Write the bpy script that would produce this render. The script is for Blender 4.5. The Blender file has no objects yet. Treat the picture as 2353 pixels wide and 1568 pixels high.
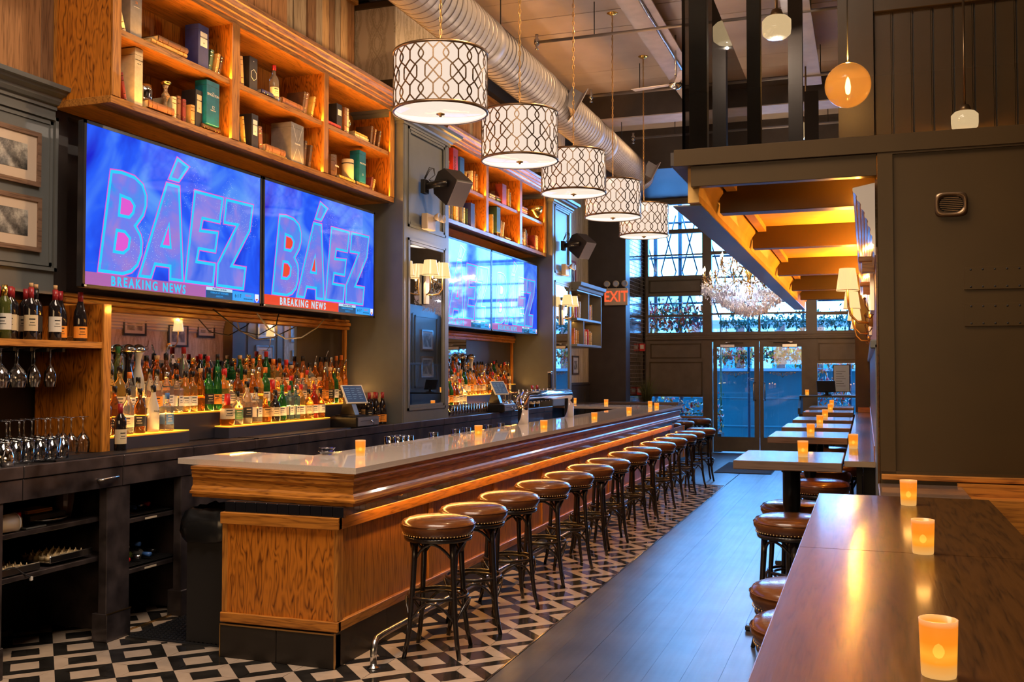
import bpy, math, random
from mathutils import Vector, Matrix, Euler
PI = math.pi
R = random.Random(7)
C = bpy.context.scene.collection
S = bpy.context.scene
# ------------------------------------------------------------------ camera, world, exposure
cam = bpy.data.objects.new('camera', bpy.data.cameras.new('camera')); C.objects.link(cam)
YAW = math.radians(19.5649); PITCH = math.radians(1.7023)
cam.location = (0, 0, 1.59)
cam.rotation_euler = (PI/2 + PITCH, 0, YAW)
cam.data.sensor_width = 36; cam.data.lens = 36*2288/2353
cam.data.clip_start = 0.05; cam.data.clip_end = 300
S.camera = cam
S.view_settings.view_transform = 'Standard'; S.view_settings.look = 'None'
S.view_settings.exposure = 0.0; S.view_settings.gamma = 1.0; S.view_settings.use_curve_mapping = False
S.cycles.use_denoising = True
S.cycles.max_bounces = 7; S.cycles.diffuse_bounces = 3; S.cycles.glossy_bounces = 4
S.cycles.transmission_bounces = 5; S.cycles.transparent_max_bounces = 16
S.cycles.caustics_reflective = False; S.cycles.caustics_refractive = False
S.cycles.sample_clamp_indirect = 4.0
S.cycles.use_adaptive_sampling = True; S.cycles.adaptive_threshold = 0.03
W = bpy.data.worlds.new('sky'); S.world = W; W.use_nodes = True
bg = W.node_tree.nodes['Background']; bg.inputs[0].default_value = (0.13, 0.43, 1.0, 1); bg.inputs[1].default_value = 26.0

def area(name, loc, rot, sx, sy, power, col, portal=False, spread=PI):
    l = bpy.data.lights.new(name, 'AREA'); l.shape = 'RECTANGLE'; l.size = sx; l.size_y = sy
    l.energy = power; l.color = col; l.spread = spread
    if portal: l.cycles.is_portal = True
    o = bpy.data.objects.new(name, l); o.location = loc; o.rotation_euler = rot; C.objects.link(o); return o
def point(name, loc, power, col, r=0.03, parent=None):
    l = bpy.data.lights.new(name, 'POINT'); l.energy = power; l.color = col; l.shadow_soft_size = r
    o = bpy.data.objects.new(name, l); o.location = loc; C.objects.link(o)
    if parent: o.parent = parent
    return o
def spot(name, loc, tgt, power, col, ang=70, r=0.05, blend=0.6):
    l = bpy.data.lights.new(name, 'SPOT'); l.energy = power; l.color = col; l.shadow_soft_size = r
    l.spot_size = math.radians(ang); l.spot_blend = blend
    o = bpy.data.objects.new(name, l); o.location = loc
    o.rotation_euler = (Vector(tgt)-Vector(loc)).to_track_quat('-Z', 'Y').to_euler(); C.objects.link(o); return o
WARM = (1.0, 0.62, 0.30); NEUT = (1.0, 0.80, 0.62); AMB = (1.0, 0.46, 0.10)
# daylight enters through the shopfront (portal helps the sampler find the sky)
area('window_portal', (-2.1, 19.95, 2.6), (-PI/2, 0, 0), 4.2, 5.2, 1, (1, 1, 1), portal=True)
# unseen fill lights added above and behind the camera to brighten the room
area('soft_fill_near', (-1.9, 3.2, 5.3), (0, 0, 0), 3.2, 1.9, 300, NEUT)
area('soft_fill_rear', (-1.6, -3.2, 2.6), (math.radians(70), 0, 0), 4.0, 1.6, 120, WARM)
# track lights on the ceiling beam aimed at the bar
for i, (y, ty) in enumerate(((6.2, 5.6), (8.0, 7.6), (9.8, 9.6), (11.6, 11.6), (13.4, 13.6))):
    spot('track_spot', (-1.75, y, 5.30), (-4.4, ty, 3.3), 240, WARM, 84)
    spot('track_spot_floor', (-1.75, y+.3, 5.30), (-2.6, ty+.3, 0.6), 110, WARM, 55)
point('schoolhouse_bulb', (-.683, 8.6, 4.36), 60, NEUT, 0.01)
point('schoolhouse_bulb', (-.66, 12.55, 4.38), 60, NEUT, 0.01)

# ------------------------------------------------------------------ mesh helpers
class MB:
    def __init__(s): s.v = []; s.f = []; s.m = []; s.sm = []
    def _f(s, f, m=0, sm=False): s.f.append(f); s.m.append(m); s.sm.append(sm)
    def box(s, x0, x1, y0, y1, z0, z1, m=0, b=0.0):
        if b > 0: return s.bbox(x0, x1, y0, y1, z0, z1, b, m)
        n = len(s.v)
        s.v += [(x, y, z) for z in (z0, z1) for y in (y0, y1) for x in (x0, x1)]
        for f in ((0, 2, 3, 1), (4, 5, 7, 6), (0, 1, 5, 4), (2, 6, 7, 3), (0, 4, 6, 2), (1, 3, 7, 5)):
            s._f(tuple(n+i for i in f), m)
        return s
    def bbox(s, x0, x1, y0, y1, z0, z1, b, m=0):
        # chamfered box: 24 verts
        n = len(s.v); X = (x0, x1); Y = (y0, y1); Z = (z0, z1); sg = (1, -1)
        idx = {}
        for i in (0, 1):
            for j in (0, 1):
                for k in (0, 1):
                    for a in range(3):
                        p = [X[i] + sg[i]*b, Y[j] + sg[j]*b, Z[k] + sg[k]*b]
                        p[a] = (X[i], Y[j], Z[k])[a]
                        idx[i, j, k, a] = len(s.v); s.v.append(tuple(p))
        def q(l): s._f(tuple(l), m)
        for a in range(3):
            o = [t for t in range(3) if t != a]
            for e in (0, 1):
                l = []
                for u, w in ((0, 0), (1, 0), (1, 1), (0, 1)):
                    c = [0, 0, 0]; c[a] = e; c[o[0]] = u; c[o[1]] = w; l.append(idx[c[0], c[1], c[2], a])
                if (e == 0) ^ (a == 1): l.reverse()
                q(l)
        for a in range(3):
            o = [t for t in range(3) if t != a]
            for u in (0, 1):
                for w in (0, 1):
                    c0 = [0, 0, 0]; c0[o[0]] = u; c0[o[1]] = w; c1 = list(c0); c1[a] = 1
                    q([idx[tuple(c0)+(o[0],)], idx[tuple(c0)+(o[1],)], idx[tuple(c1)+(o[1],)], idx[tuple(c1)+(o[0],)]])
        for i in (0, 1):
            for j in (0, 1):
                for k in (0, 1):
                    q([idx[i, j, k, 0], idx[i, j, k, 1], idx[i, j, k, 2]])
        return s
    def lathe(s, prof, seg=20, c=(0, 0, 0), m=0, cap=True, sm=True, axis='Z', sx=1, sy=1):
        n = len(s.v); k = len(prof)
        for i in range(seg):
            a = 2*PI*i/seg; ca, sa = math.cos(a)*sx, math.sin(a)*sy
            for r, z in prof:
                if axis == 'Z': s.v.append((c[0]+r*ca, c[1]+r*sa, c[2]+z))
                elif axis == 'X': s.v.append((c[0]+z, c[1]+r*ca, c[2]+r*sa))
                else: s.v.append((c[0]+r*sa, c[1]+z, c[2]+r*ca))
        for i in range(seg):
            j = (i+1) % seg
            for t in range(k-1):
                s._f((n+i*k+t, n+j*k+t, n+j*k+t+1, n+i*k+t+1), m, sm)
        if cap:
            if prof[0][0] > 1e-5: s._f(tuple(n+i*k for i in reversed(range(seg))), m)
            if prof[-1][0] > 1e-5: s._f(tuple(n+i*k+k-1 for i in range(seg)), m)
        return s
    def tube(s, pts, r, seg=8, m=0, cap=True, rs=None, closed=False):
        P = [Vector(p) for p in pts]; n = len(s.v); N = len(P); up = None
        for i, p in enumerate(P):
            if closed: d = (P[(i+1) % N]-P[i-1])
            else: d = (P[min(i+1, N-1)]-P[max(i-1, 0)])
            d.normalize()
            if up is None:
                up = Vector((0, 0, 1)) if abs(d.z) < .9 else Vector((1, 0, 0))
            a = d.cross(up); 
            if a.length < 1e-6: a = d.orthogonal()
            a.normalize(); b = a.cross(d).normalized(); up = b
            rr = rs[i] if rs else r
            for t in range(seg):
                an = 2*PI*t/seg
                s.v.append(tuple(p + a*(rr*math.cos(an)) + b*(rr*math.sin(an))))
        for i in range(N if closed else N-1):
            j = (i+1) % N
            for t in range(seg):
                u = (t+1) % seg
                s._f((n+i*seg+t, n+i*seg+u, n+j*seg+u, n+j*seg+t), m, True)
        if cap and not closed:
            s._f(tuple(n+t for t in reversed(range(seg))), m); s._f(tuple(n+(N-1)*seg+t for t in range(seg)), m)
        return s
    def prism(s, poly, z0, z1, ax='Z', m=0):
        # poly in the plane across ax; ax X: (y,z), Y: (x,z), Z: (x,y)
        n = len(s.v); k = len(poly)
        def P(a, b, z): return (z, a, b) if ax == 'X' else ((a, z, b) if ax == 'Y' else (a, b, z))
        for z in (z0, z1): s.v += [P(a, b, z) for a, b in poly]
        s._f(tuple(n+i for i in reversed(range(k))), m); s._f(tuple(n+k+i for i in range(k)), m)
        for i in range(k):
            j = (i+1) % k; s._f((n+i, n+j, n+k+j, n+k+i), m)
        return s
    def sweep(s, path, prof, m=0, closed=False, sm=False, ms=None):
        # path (x,y) list, profile (offset to the right of travel, z) open list; mitred
        n = len(s.v); N = len(path); k = len(prof)
        for i, p in enumerate(path):
            p = Vector(p)
            d0 = (Vector(path[i])-Vector(path[i-1])).normalized() if (i or closed) else None
            d1 = (Vector(path[(i+1) % N])-p).normalized() if (i < N-1 or closed) else None
            if d0 is None: d0 = d1
            if d1 is None: d1 = d0
            n0 = Vector((d0.y, -d0.x)); n1 = Vector((d1.y, -d1.x)); b = (n0+n1); b /= max(b.dot(n0), 1e-4)
            for o, z in prof: s.v.append((p.x+b.x*o, p.y+b.y*o, z))
        for i in range(N if closed else N-1):
            j = (i+1) % N
            for t in range(k-1): s._f((n+i*k+t, n+j*k+t, n+j*k+t+1, n+i*k+t+1), ms[i] if ms else m, sm)
        if not closed:
            s._f(tuple(n+t for t in range(k)), m); s._f(tuple(n+(N-1)*k+t for t in reversed(range(k))), m)
        return s
    def quad(s, *p, m=0):
        n = len(s.v); s.v += [tuple(q) for q in p]; s._f(tuple(range(n, n+len(p))), m); return s
    def xf(s, M, a=0):
        s.v[a:] = [tuple(M @ Vector(p)) for p in s.v[a:]]; return s
    def mesh(s, name, mats, off=(0, 0, 0)):
        me = bpy.data.meshes.new(name)
        v = s.v if off == (0, 0, 0) else [(a-off[0], b-off[1], c-off[2]) for a, b, c in s.v]
        me.from_pydata(v, [], s.f)
        if not isinstance(mats, (list, tuple)): mats = [mats]
        for m in mats: me.materials.append(m)
        me.polygons.foreach_set('material_index', s.m); me.polygons.foreach_set('use_smooth', s.sm)
        me.update(); return me
def tag(o, label=None, cat=None, group=None, kind=None):
    if label: o['label'] = label
    if cat: o['category'] = cat
    if group: o['group'] = group
    if kind: o['kind'] = kind
    return o
def obj(name, mb, mats, parent=None, loc=(0, 0, 0), world=False, **k):
    # world=True: vertices given in world coordinates, parent is unrotated
    off = (0, 0, 0)
    if parent and world:
        off = tuple(parent.location)
        if parent.parent: off = tuple(Vector(off)+parent.parent.location)
    me = mb.mesh(name, mats, off) if isinstance(mb, MB) else mb
    o = bpy.data.objects.new(name, me); C.objects.link(o); o.location = loc
    if parent: o.parent = parent
    return tag(o, **k)
def empty(name, loc=(0, 0, 0), rz=0, **k):
    o = bpy.data.objects.new(name, None); C.objects.link(o); o.location = loc; o.rotation_euler = (0, 0, rz)
    o.empty_display_size = .05
    return tag(o, **k)
def struct(name, mb, mats, parent=None, **k):
    o = obj(name, mb, mats, parent, **k)
    if not parent: o['kind'] = 'structure'
    return o
def kids(o): return [c for c in bpy.data.objects if c.parent == o]
def dup(root, loc=None, rz=None, label=None, group=None, ch=None, rot=None, scale=None):
    if ch is None:
        ch = KID.get(root.name)
        if ch is None:
            ch = KID[root.name] = [(c, kids(c)) for c in kids(root)]
    r = root.copy(); C.objects.link(r)
    if loc is not None: r.location = loc
    if rz is not None: r.rotation_euler = (0, 0, rz)
    if rot is not None: r.rotation_euler = rot
    if scale is not None: r.scale = (scale, scale, scale)
    if label: r['label'] = label
    if group: r['group'] = group
    for c, gs in ch:
        d = c.copy(); C.objects.link(d); d.parent = r
        for g in gs:
            e = g.copy(); C.objects.link(e); e.parent = d
    return r
KID = {}
ORD = ['zeroth', 'first', 'second', 'third', 'fourth', 'fifth', 'sixth', 'seventh', 'eighth', 'ninth', 'tenth', 'eleventh', 'twelfth', 'thirteenth', 'fourteenth',
       'fifteenth', 'sixteenth', 'seventeenth', 'eighteenth', 'nineteenth', 'twentieth'] + ['twenty-'+t for t in ('first', 'second', 'third', 'fourth', 'fifth', 'sixth', 'seventh', 'eighth', 'ninth')] + ['thirtieth'] + ['thirty-'+t for t in ('first', 'second', 'third', 'fourth', 'fifth', 'sixth', 'seventh', 'eighth', 'ninth')] + ['fortieth'] + ['forty-'+t for t in ('first', 'second', 'third', 'fourth', 'fifth', 'sixth', 'seventh', 'eighth', 'ninth')]
_col = {}
def text(name, s, loc, size, mat, parent=None, face='X', sx=1.0, ext=0.0005, align='CENTER', rot=None, shear=0, sp=1.0, bold=0.0):
    key = (s, size, mat.name, ext, align, shear, sp)
    me = _col.get(key)
    if me is None:
        cu = bpy.data.curves.new(name, 'FONT'); cu.body = s; cu.size = size; cu.extrude = ext; cu.align_x = align; cu.align_y = 'CENTER'
        cu.shear = shear; cu.space_character = sp; cu.resolution_u = 3; cu.offset = bold
        tmp = bpy.data.objects.new('tmp_text', cu); me = bpy.data.meshes.new_from_object(tmp)
        bpy.data.objects.remove(tmp); bpy.data.curves.remove(cu)
        me.materials.clear(); me.materials.append(mat); me.name = name; _col[key] = me
    o = bpy.data.objects.new(name, me); C.objects.link(o)
    if parent: o.parent = parent
    o.location = loc
    o.rotation_euler = rot or {'X': (PI/2, 0, PI/2), '-Y': (PI/2, 0, 0), 'Y': (PI/2, 0, PI), '-X': (PI/2, 0, -PI/2), 'Z': (0, 0, 0)}[face]
    o.scale = (sx, 1, 1)
    return o
# ------------------------------------------------------------------ materials
def mat(name, col, rough=.5, metal=0, spec=.5, emit=None, es=0, trans=0, ior=1.45, coat=0, alpha=1):
    m = bpy.data.materials.new(name); m.use_nodes = True
    b = m.node_tree.nodes['Principled BSDF']; i = b.inputs
    i['Base Color'].default_value = (*col, 1); i['Roughness'].default_value = rough; i['Metallic'].default_value = metal
    i['Specular IOR Level'].default_value = spec; i['IOR'].default_value = ior
    i['Transmission Weight'].default_value = trans; i['Coat Weight'].default_value = coat; i['Coat Roughness'].default_value = .06
    if emit: i['Emission Color'].default_value = (*emit, 1); i['Emission Strength'].default_value = es
    m.diffuse_color = (*col, 1)
    return m
def N(m, t, **k):
    n = m.node_tree.nodes.new(t)
    for a, v in k.items():
        if a in n.inputs: n.inputs[a].default_value = v
        else: setattr(n, a, v)
    return n
def L(m, a, b): m.node_tree.links.new(a, b)
def coords(m, scale, kind='Object', rot=(0, 0, 0)):
    tc = N(m, 'ShaderNodeTexCoord'); mp = N(m, 'ShaderNodeMapping'); mp.inputs['Scale'].default_value = scale; mp.inputs['Rotation'].default_value = rot
    L(m, tc.outputs[kind], mp.inputs['Vector']); return mp.outputs['Vector']
def ramp(m, fac, stops):
    r = N(m, 'ShaderNodeValToRGB'); e = r.color_ramp.elements
    while len(e) < len(stops): e.new(.5)
    for i, (p, c) in enumerate(stops): e[i].position = p; e[i].color = (*c, 1)
    L(m, fac, r.inputs['Fac']); return r.outputs['Color']
def bump(m, h, st=.2, dist=.01):
    b = N(m, 'ShaderNodeBump'); b.inputs['Strength'].default_value = st; b.inputs['Distance'].default_value = dist
    L(m, h, b.inputs['Height']); L(m, b.outputs['Normal'], m.node_tree.nodes['Principled BSDF'].inputs['Normal']); return b
def wood(name, light, dark, axis='Z', rough=.35, sc=1.0, coat=.2, cath=.5, st=.15, zr=1.2):
    m = mat(name, light, rough, coat=coat)
    g = {'X': (zr, 14, 14), 'Y': (14, zr, 14), 'Z': (14, 14, zr)}[axis]
    v = coords(m, tuple(t*sc for t in g))
    n = N(m, 'ShaderNodeTexNoise', Scale=1.0, Detail=3.0, Roughness=.55); L(m, v, n.inputs['Vector'])
    # rings: slice the noise field so that it reads as cathedral grain
    mu = N(m, 'ShaderNodeMath', operation='MULTIPLY'); mu.inputs[1].default_value = 11.0*cath+3; L(m, n.outputs['Fac'], mu.inputs[0])
    fr = N(m, 'ShaderNodeMath', operation='PINGPONG'); fr.inputs[1].default_value = .5; L(m, mu.outputs[0], fr.inputs[0])
    g2 = {'X': (8, 160, 160), 'Y': (160, 8, 160), 'Z': (160, 160, 8)}[axis]
    v2 = coords(m, tuple(t*sc for t in g2))
    n2 = N(m, 'ShaderNodeTexNoise', Scale=1.0, Detail=2.0); L(m, v2, n2.inputs['Vector'])
    mx = N(m, 'ShaderNodeMath', operation='MULTIPLY_ADD'); mx.inputs[1].default_value = .9; L(m, fr.outputs[0], mx.inputs[0])
    m3 = N(m, 'ShaderNodeMath', operation='MULTIPLY'); m3.inputs[1].default_value = .75; L(m, n2.outputs['Fac'], m3.inputs[0]); L(m, m3.outputs[0], mx.inputs[2])
    mid = tuple(.45*a+.55*b for a, b in zip(dark, light))
    c = ramp(m, mx.outputs[0], [(.28, dark), (.45, mid), (.72, light)])
    L(m, c, m.node_tree.nodes['Principled BSDF'].inputs['Base Color'])
    bump(m, mx.outputs[0], st, .002)
    return m
def paint(name, col, rough=.4, n=.12, sc=6, coat=0):
    m = mat(name, col, rough, coat=coat)
    v = coords(m, (sc, sc, sc)); t = N(m, 'ShaderNodeTexNoise', Scale=1.0, Detail=4.0); L(m, v, t.inputs['Vector'])
    c = ramp(m, t.outputs['Fac'], [(.3, tuple(x*(1-n) for x in col)), (.7, tuple(min(1, x*(1+n)) for x in col))])
    L(m, c, m.node_tree.nodes['Principled BSDF'].inputs['Base Color'])
    v2 = coords(m, (sc*9,)*3); t2 = N(m, 'ShaderNodeTexNoise', Scale=1.0, Detail=2.0); L(m, v2, t2.inputs['Vector']); bump(m, t2.outputs['Fac'], .12, .003)
    return m
def glassy(name, tint, gloss=.05, refl=.35, body=0.0):
    # thin sheet glass: clear with a Fresnel reflection
    m = bpy.data.materials.new(name); m.use_nodes = True; nt = m.node_tree; nt.nodes.clear()
    o = N(m, 'ShaderNodeOutputMaterial'); t = N(m, 'ShaderNodeBsdfTransparent'); t.inputs[0].default_value = (*tint, 1)
    g = N(m, 'ShaderNodeBsdfGlossy'); g.inputs['Roughness'].default_value = gloss; g.inputs['Color'].default_value = (.95, .97, 1, 1)
    f = N(m, 'ShaderNodeFresnel'); f.inputs['IOR'].default_value = 1.45; mx = N(m, 'ShaderNodeMixShader')
    mu = N(m, 'ShaderNodeMath', operation='MULTIPLY_ADD'); mu.inputs[1].default_value = refl*2; mu.inputs[2].default_value = body; L(m, f.outputs[0], mu.inputs[0])
    L(m, mu.outputs[0], mx.inputs[0]); L(m, t.outputs[0], mx.inputs[1]); L(m, g.outputs[0], mx.inputs[2]); L(m, mx.outputs[0], o.inputs[0])
    m.diffuse_color = (*tint, .3)
    return m
M = {}
M['oak_z'] = wood('oak upright grain', (.54, .215, .034), (.18, .058, .010), 'Z')
M['oak_y'] = wood('oak long grain', (.50, .205, .038), (.17, .056, .012), 'Y')
M['oak_x'] = wood('oak cross grain', (.54, .205, .03), (.18, .055, .009), 'X')
M['oak_end'] = wood('oak cathedral panel', (.60, .195, .018), (.12, .028, .003), 'Z', sc=.5, cath=1.3, zr=3.0)
M['plank_a'] = wood('barn board brown', (.36, .17, .065), (.15, .065, .022), 'Z', rough=.6, coat=0, cath=.3)
M['plank_b'] = wood('barn board grey', (.34, .25, .16), (.17, .115, .065), 'Z', rough=.65, coat=0, cath=.25)
M['plank_c'] = wood('barn board tan', (.48, .28, .12), (.24, .125, .05), 'Z', rough=.6, coat=0, cath=.3)
M['plank_d'] = wood('barn board dark', (.22, .11, .05), (.10, .045, .018), 'Z', rough=.6, coat=0, cath=.3)
M['grey'] = paint('grey green panel paint', (.130, .135, .132), .30, .06)
M['grey_r'] = paint('olive brown wall paint', (.050, .026, .006), .38, .10, 3)
M['dark'] = paint('dark brown paint', (.045, .035, .032), .45)
M['darkwin'] = paint('dark window frame paint', (.13, .10, .078), .40)
M['black'] = mat('black lacquer', (.008, .007, .008), .28)
M['blackm'] = mat('matt black', (.012, .011, .012), .6)
M['backbar'] = paint('worn black wood', (.034, .027, .028), .30, .75, 7, coat=.35)
M['steel'] = mat('brushed steel', (.62, .62, .63), .22, 1)
M['chrome'] = mat('chrome', (.85, .85, .86), .06, 1)
M['brass'] = mat('aged brass', (.62, .38, .14), .30, 1)
M['gold'] = mat('gold leaf', (.85, .55, .15), .2, 1)
M['bronze'] = mat('bronze lattice', (.20, .125, .07), .35, .85)
M['mirror'] = mat('mirror glass', (.86, .88, .9), .015, 1)
M['white'] = mat('white plastic', (.62, .60, .56), .4)
M['cream'] = mat('cream card', (.62, .48, .28), .5)
M['paper'] = mat('page block', (.62, .46, .25), .8)
M['quartz'] = mat('pale quartz counter', (.50, .44, .39), .03, spec=.8)
v = coords(M['quartz'], (260,)*3); t = N(M['quartz'], 'ShaderNodeTexNoise', Scale=1.0, Detail=3.0); L(M['quartz'], v, t.inputs[0])
L(M['quartz'], ramp(M['quartz'], t.outputs['Fac'], [(.35, (.70, .60, .52)), (.6, (.77, .67, .59))]), M['quartz'].node_tree.nodes['Principled BSDF'].inputs['Base Color'])
M['tile_w'] = paint('cream marble', (.55, .43, .33), .16, .10, 9, coat=.4)
M['tile_b'] = paint('black marble', (.022, .02, .018), .14, .5, 9, coat=.4)
M['glass'] = glassy('shopfront glass', (.92, .96, .98), .01, .5)
M['rail_glass'] = glassy('railing glass', (.93, .95, .94), .01, .5, .01)
M['led'] = mat('amber LED strip', (1, .5, .1), .5, emit=(1, .42, .06), es=6)
M['acrylic'] = mat('backlit amber acrylic', (1, .5, .1), .4, emit=(1, .30, .015), es=2.6)
M['leather'] = paint('brown saddle leather', (.15, .050, .014), .24, .25, 12, coat=.35)
M['nail'] = mat('brass nail heads', (.85, .55, .2), .3, 1)
M['stoolwood'] = mat('black bentwood', (.016, .011, .010), .26, coat=.3)
M['walltop'] = wood('dark stained tabletop', (.085, .032, .006), (.034, .013, .003), 'Y', rough=.34, coat=.42, cath=.25, st=.3)
b = M['walltop'].node_tree.nodes['Principled BSDF']; b.inputs['Specular IOR Level'].default_value = .15; b.inputs['Coat Roughness'].default_value = .14
M['tabletop'] = wood('grey brown tabletop', (.20, .13, .095), (.10, .06, .045), 'X', rough=.2, coat=.5, cath=.2)
M['screenframe'] = mat('television bezel', (.03, .03, .035), .25, .3)
M['petal_white'] = mat('white petals', (.4, .42, .45), .9)  # even pale colour for flowers in the bushes outside
M['foliage'] = mat('green leaves', (.01, .07, .035), .6)
M['leaf_o'] = mat('orange leaves', (.60, .13, .01), .6)
M['leaf_r'] = mat('red leaves', (.45, .02, .02), .6)
M['leaf_y'] = mat('yellow leaves', (.5, .26, .02), .6)
M['teal'] = paint('teal hoarding paint', (.0, .085, .115), .35, .15, 2)
M['concrete'] = paint('ceiling paint', (.42, .345, .325), .6, .10, 2)
M['ductm'] = mat('galvanised duct', (.25, .225, .23), .48, .45)
M['ceilbeam'] = paint('pale beam paint', (.42, .37, .38), .5)
# dark plank floor
m = M['floor'] = paint('dark floor board', (.065, .065, .075), .30, .35, 3, coat=.5)
M['floor'].node_tree.nodes['Principled BSDF'].inputs['Coat Roughness'].default_value = .30
v = coords(m, (30, 1.5, 1)); t = N(m, 'ShaderNodeTexNoise', Scale=1.0, Detail=5.0); L(m, v, t.inputs[0])
b = m.node_tree.nodes['Principled BSDF']
r = N(m, 'ShaderNodeMapRange'); r.inputs['To Min'].default_value = .28; r.inputs['To Max'].default_value = .50; L(m, t.outputs['Fac'], r.inputs[0]); L(m, r.outputs[0], b.inputs['Roughness'])
# damask wallpaper: mirrored ogee curves
def damask(name, c0, c1, plane='YZ'):
    m = mat(name, c0, .55); tc = N(m, 'ShaderNodeTexCoord'); sp = N(m, 'ShaderNodeSeparateXYZ'); L(m, tc.outputs['Object'], sp.inputs[0])
    a = sp.outputs[{'Y': 'Y', 'X': 'X'}[plane[0]]]; z = sp.outputs['Z']
    def ma(op, x, y=None, c=None):
        n = N(m, 'ShaderNodeMath', operation=op)
        if hasattr(x, 'links'): L(m, x, n.inputs[0])
        else: n.inputs[0].default_value = x
        if y is not None:
            if hasattr(y, 'links'): L(m, y, n.inputs[1])
            else: n.inputs[1].default_value = y
        if c is not None: n.inputs[2].default_value = c
        return n.outputs[0]
    s = ma('SINE', ma('MULTIPLY', z, 2*PI/.52)); ax = ma('MULTIPLY', a, 2*PI/.30)
    w = None
    for k, (am, fz) in enumerate(((1.2, 0), (-1.2, 0), (.5, 1.2), (-.5, 1.9))):
        q = ma('ABSOLUTE', ma('SINE', ma('ADD', ma('MULTIPLY', ma('ADD', ax, ma('MULTIPLY', s, am)), .5 if k < 2 else 1.0), fz)))
        w = q if w is None else ma('MINIMUM', w, q)
    no = N(m, 'ShaderNodeTexNoise', Scale=55.0, Detail=3.0); L(m, tc.outputs['Object'], no.inputs['Vector'])
    w2 = ma('MULTIPLY_ADD', no.outputs['Fac'], .35, 0); w2 = ma('ADD', w, w2)
    L(m, ramp(m, w2, [(.22, c1), (.34, c0), (.42, c1), (.55, c0)]), m.node_tree.nodes['Principled BSDF'].inputs['Base Color'])
    return m
M['paperY'] = damask('damask wallpaper', (.56, .45, .32), (.36, .27, .17))
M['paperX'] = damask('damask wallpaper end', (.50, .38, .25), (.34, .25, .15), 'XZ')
# ------------------------------------------------------------------ room shell
# floors
fl = struct('floor', MB().box(-6.2, 3.2, -4.2, 19.75, -.12, -.012), M['blackm'])
pitch = .186
i = 0; x = -1.845
while x < 2.3:
    obj('floor_plank', MB().box(x+.0006, x+pitch-.0006, 2.4 if x > -1.5 else 3.4, 19.6, -.02, R.choice((0, -.0006, -.0003))), M['floor'], fl); x += pitch
obj('threshold_strip', MB().box(-1.857, -1.847, 3.2, 14.05, -.02, .002), M['steel'], fl)
obj('cross_boards', MB().box(-2.9, -1.857, 14.05, 19.6, -.02, -.0005), M['floor'], fl)
# black and cream marble: squares on point, each with a mitred border and an inner square
a = .2015; ox, oy = -4.078, 4.216
cells = []
for i in range(-6, 14):
    for j in range(-6, 52):
        if (i+j) % 2: continue
        cx, cy = ox+a*i, oy+a*(j+1)   # cell centre; corners at +-a
        if cx+a < -4.95 or cx-a > -1.86 or cy+a < 3.0 or cy-a > 14.05: continue
        if cx+a*.9 < -4.6 and cy > 5: continue
        inside_bar = cx+a < -2.66 and cy-a > 5.5
        if inside_bar: continue
        cells.append((cx, cy, i, j))
def clip(poly, x1=-1.8575, y1=14.05):
    for ax, lim in ((0, x1), (1, y1)):
        out = []
        for k in range(len(poly)):
            p, q = poly[k-1], poly[k]
            pi, qi = p[ax] <= lim, q[ax] <= lim
            if pi != qi:
                t = (lim-p[ax])/(q[ax]-p[ax]); out.append((p[0]+t*(q[0]-p[0]), p[1]+t*(q[1]-p[1])))
            if qi: out.append(q)
        poly = out
        if len(poly) < 3: return []
    return poly
def shrink(poly, g=.0012):
    cx = sum(p[0] for p in poly)/len(poly); cy = sum(p[1] for p in poly)/len(poly)
    o = []
    for x, y in poly:
        d = math.hypot(cx-x, cy-y); k = min(.4, 1.6*g/max(d, 1e-5)); o.append((x+(cx-x)*k, y+(cy-y)*k))
    return o
def view_key(c):
    # nearest in view first
    return (c[0]+0)**2+(c[1])**2 + (30 if c[1] < 4.1 else 0)
cells.sort(key=view_key)
rest = {0: MB(), 1: MB()}; npc = 0
for cx, cy, i, j in cells:
    lightf = i % 2 == 0
    o4 = [(cx-a, cy), (cx, cy+a), (cx+a, cy), (cx, cy-a)]
    i4 = [(cx-a*.5, cy), (cx, cy+a*.5), (cx+a*.5, cy), (cx, cy-a*.5)]
    pieces = [('tile_border', [o4[k], o4[(k+1) % 4], i4[(k+1) % 4], i4[k]], lightf) for k in range(4)] + [('tile_centre', i4, not lightf)]
    for nm, poly, lt in pieces:
        poly = clip(poly)
        if len(poly) < 3: continue
        poly = shrink(poly[::-1])
        mbk = MB().prism(poly, -.02, R.choice((0, -.0005)))
        if npc < 290: obj(nm, mbk, M['tile_w' if lt else 'tile_b'], fl); npc += 1
        else: rest[int(lt)].prism(poly, -.02, 0)
for k in (0, 1): obj('far_marble_pieces', rest[k], M['tile_w' if k else 'tile_b'], fl, kind='stuff')
# ceiling: boards running across, joints recessed
ce = struct('ceiling', MB().box(-6.2, 3.2, -4.2, 19.75, 5.72, 5.85), M['blackm'])
y = -4.2
while y < 19.7:
    obj('ceiling_board', MB().box(-6.1, 3.1, y+.004, y+.56-.004, 5.69-R.choice((0, .004, .008)), 5.73), M['concrete'], ce); y += .56
# hidden rear and side walls of the room
struct('wall_rear', MB().box(-6.2, 3.2, -4.35, -4.2, -.1, 5.8), M['grey_r'])
struct('wall_right', MB().box(2.3, 2.45, -4.2, 19.75, -.1, 5.8), M['grey_r'])
# left wall: core, then grey panelling below the cornice and barn boards above
wl = struct('wall_left', MB().box(-6.2, -4.99, -4.2, 19.75, -.1, 5.75), M['dark'])
obj('recess_back', MB().box(-4.99, -4.82, 4.97, 17.7, 0, 5.7), M['dark'], wl)
obj('upper_wall', MB().box(-4.99, -4.755, -4.2, 4.97, 2.09, 5.7), M['dark'], wl)
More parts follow.
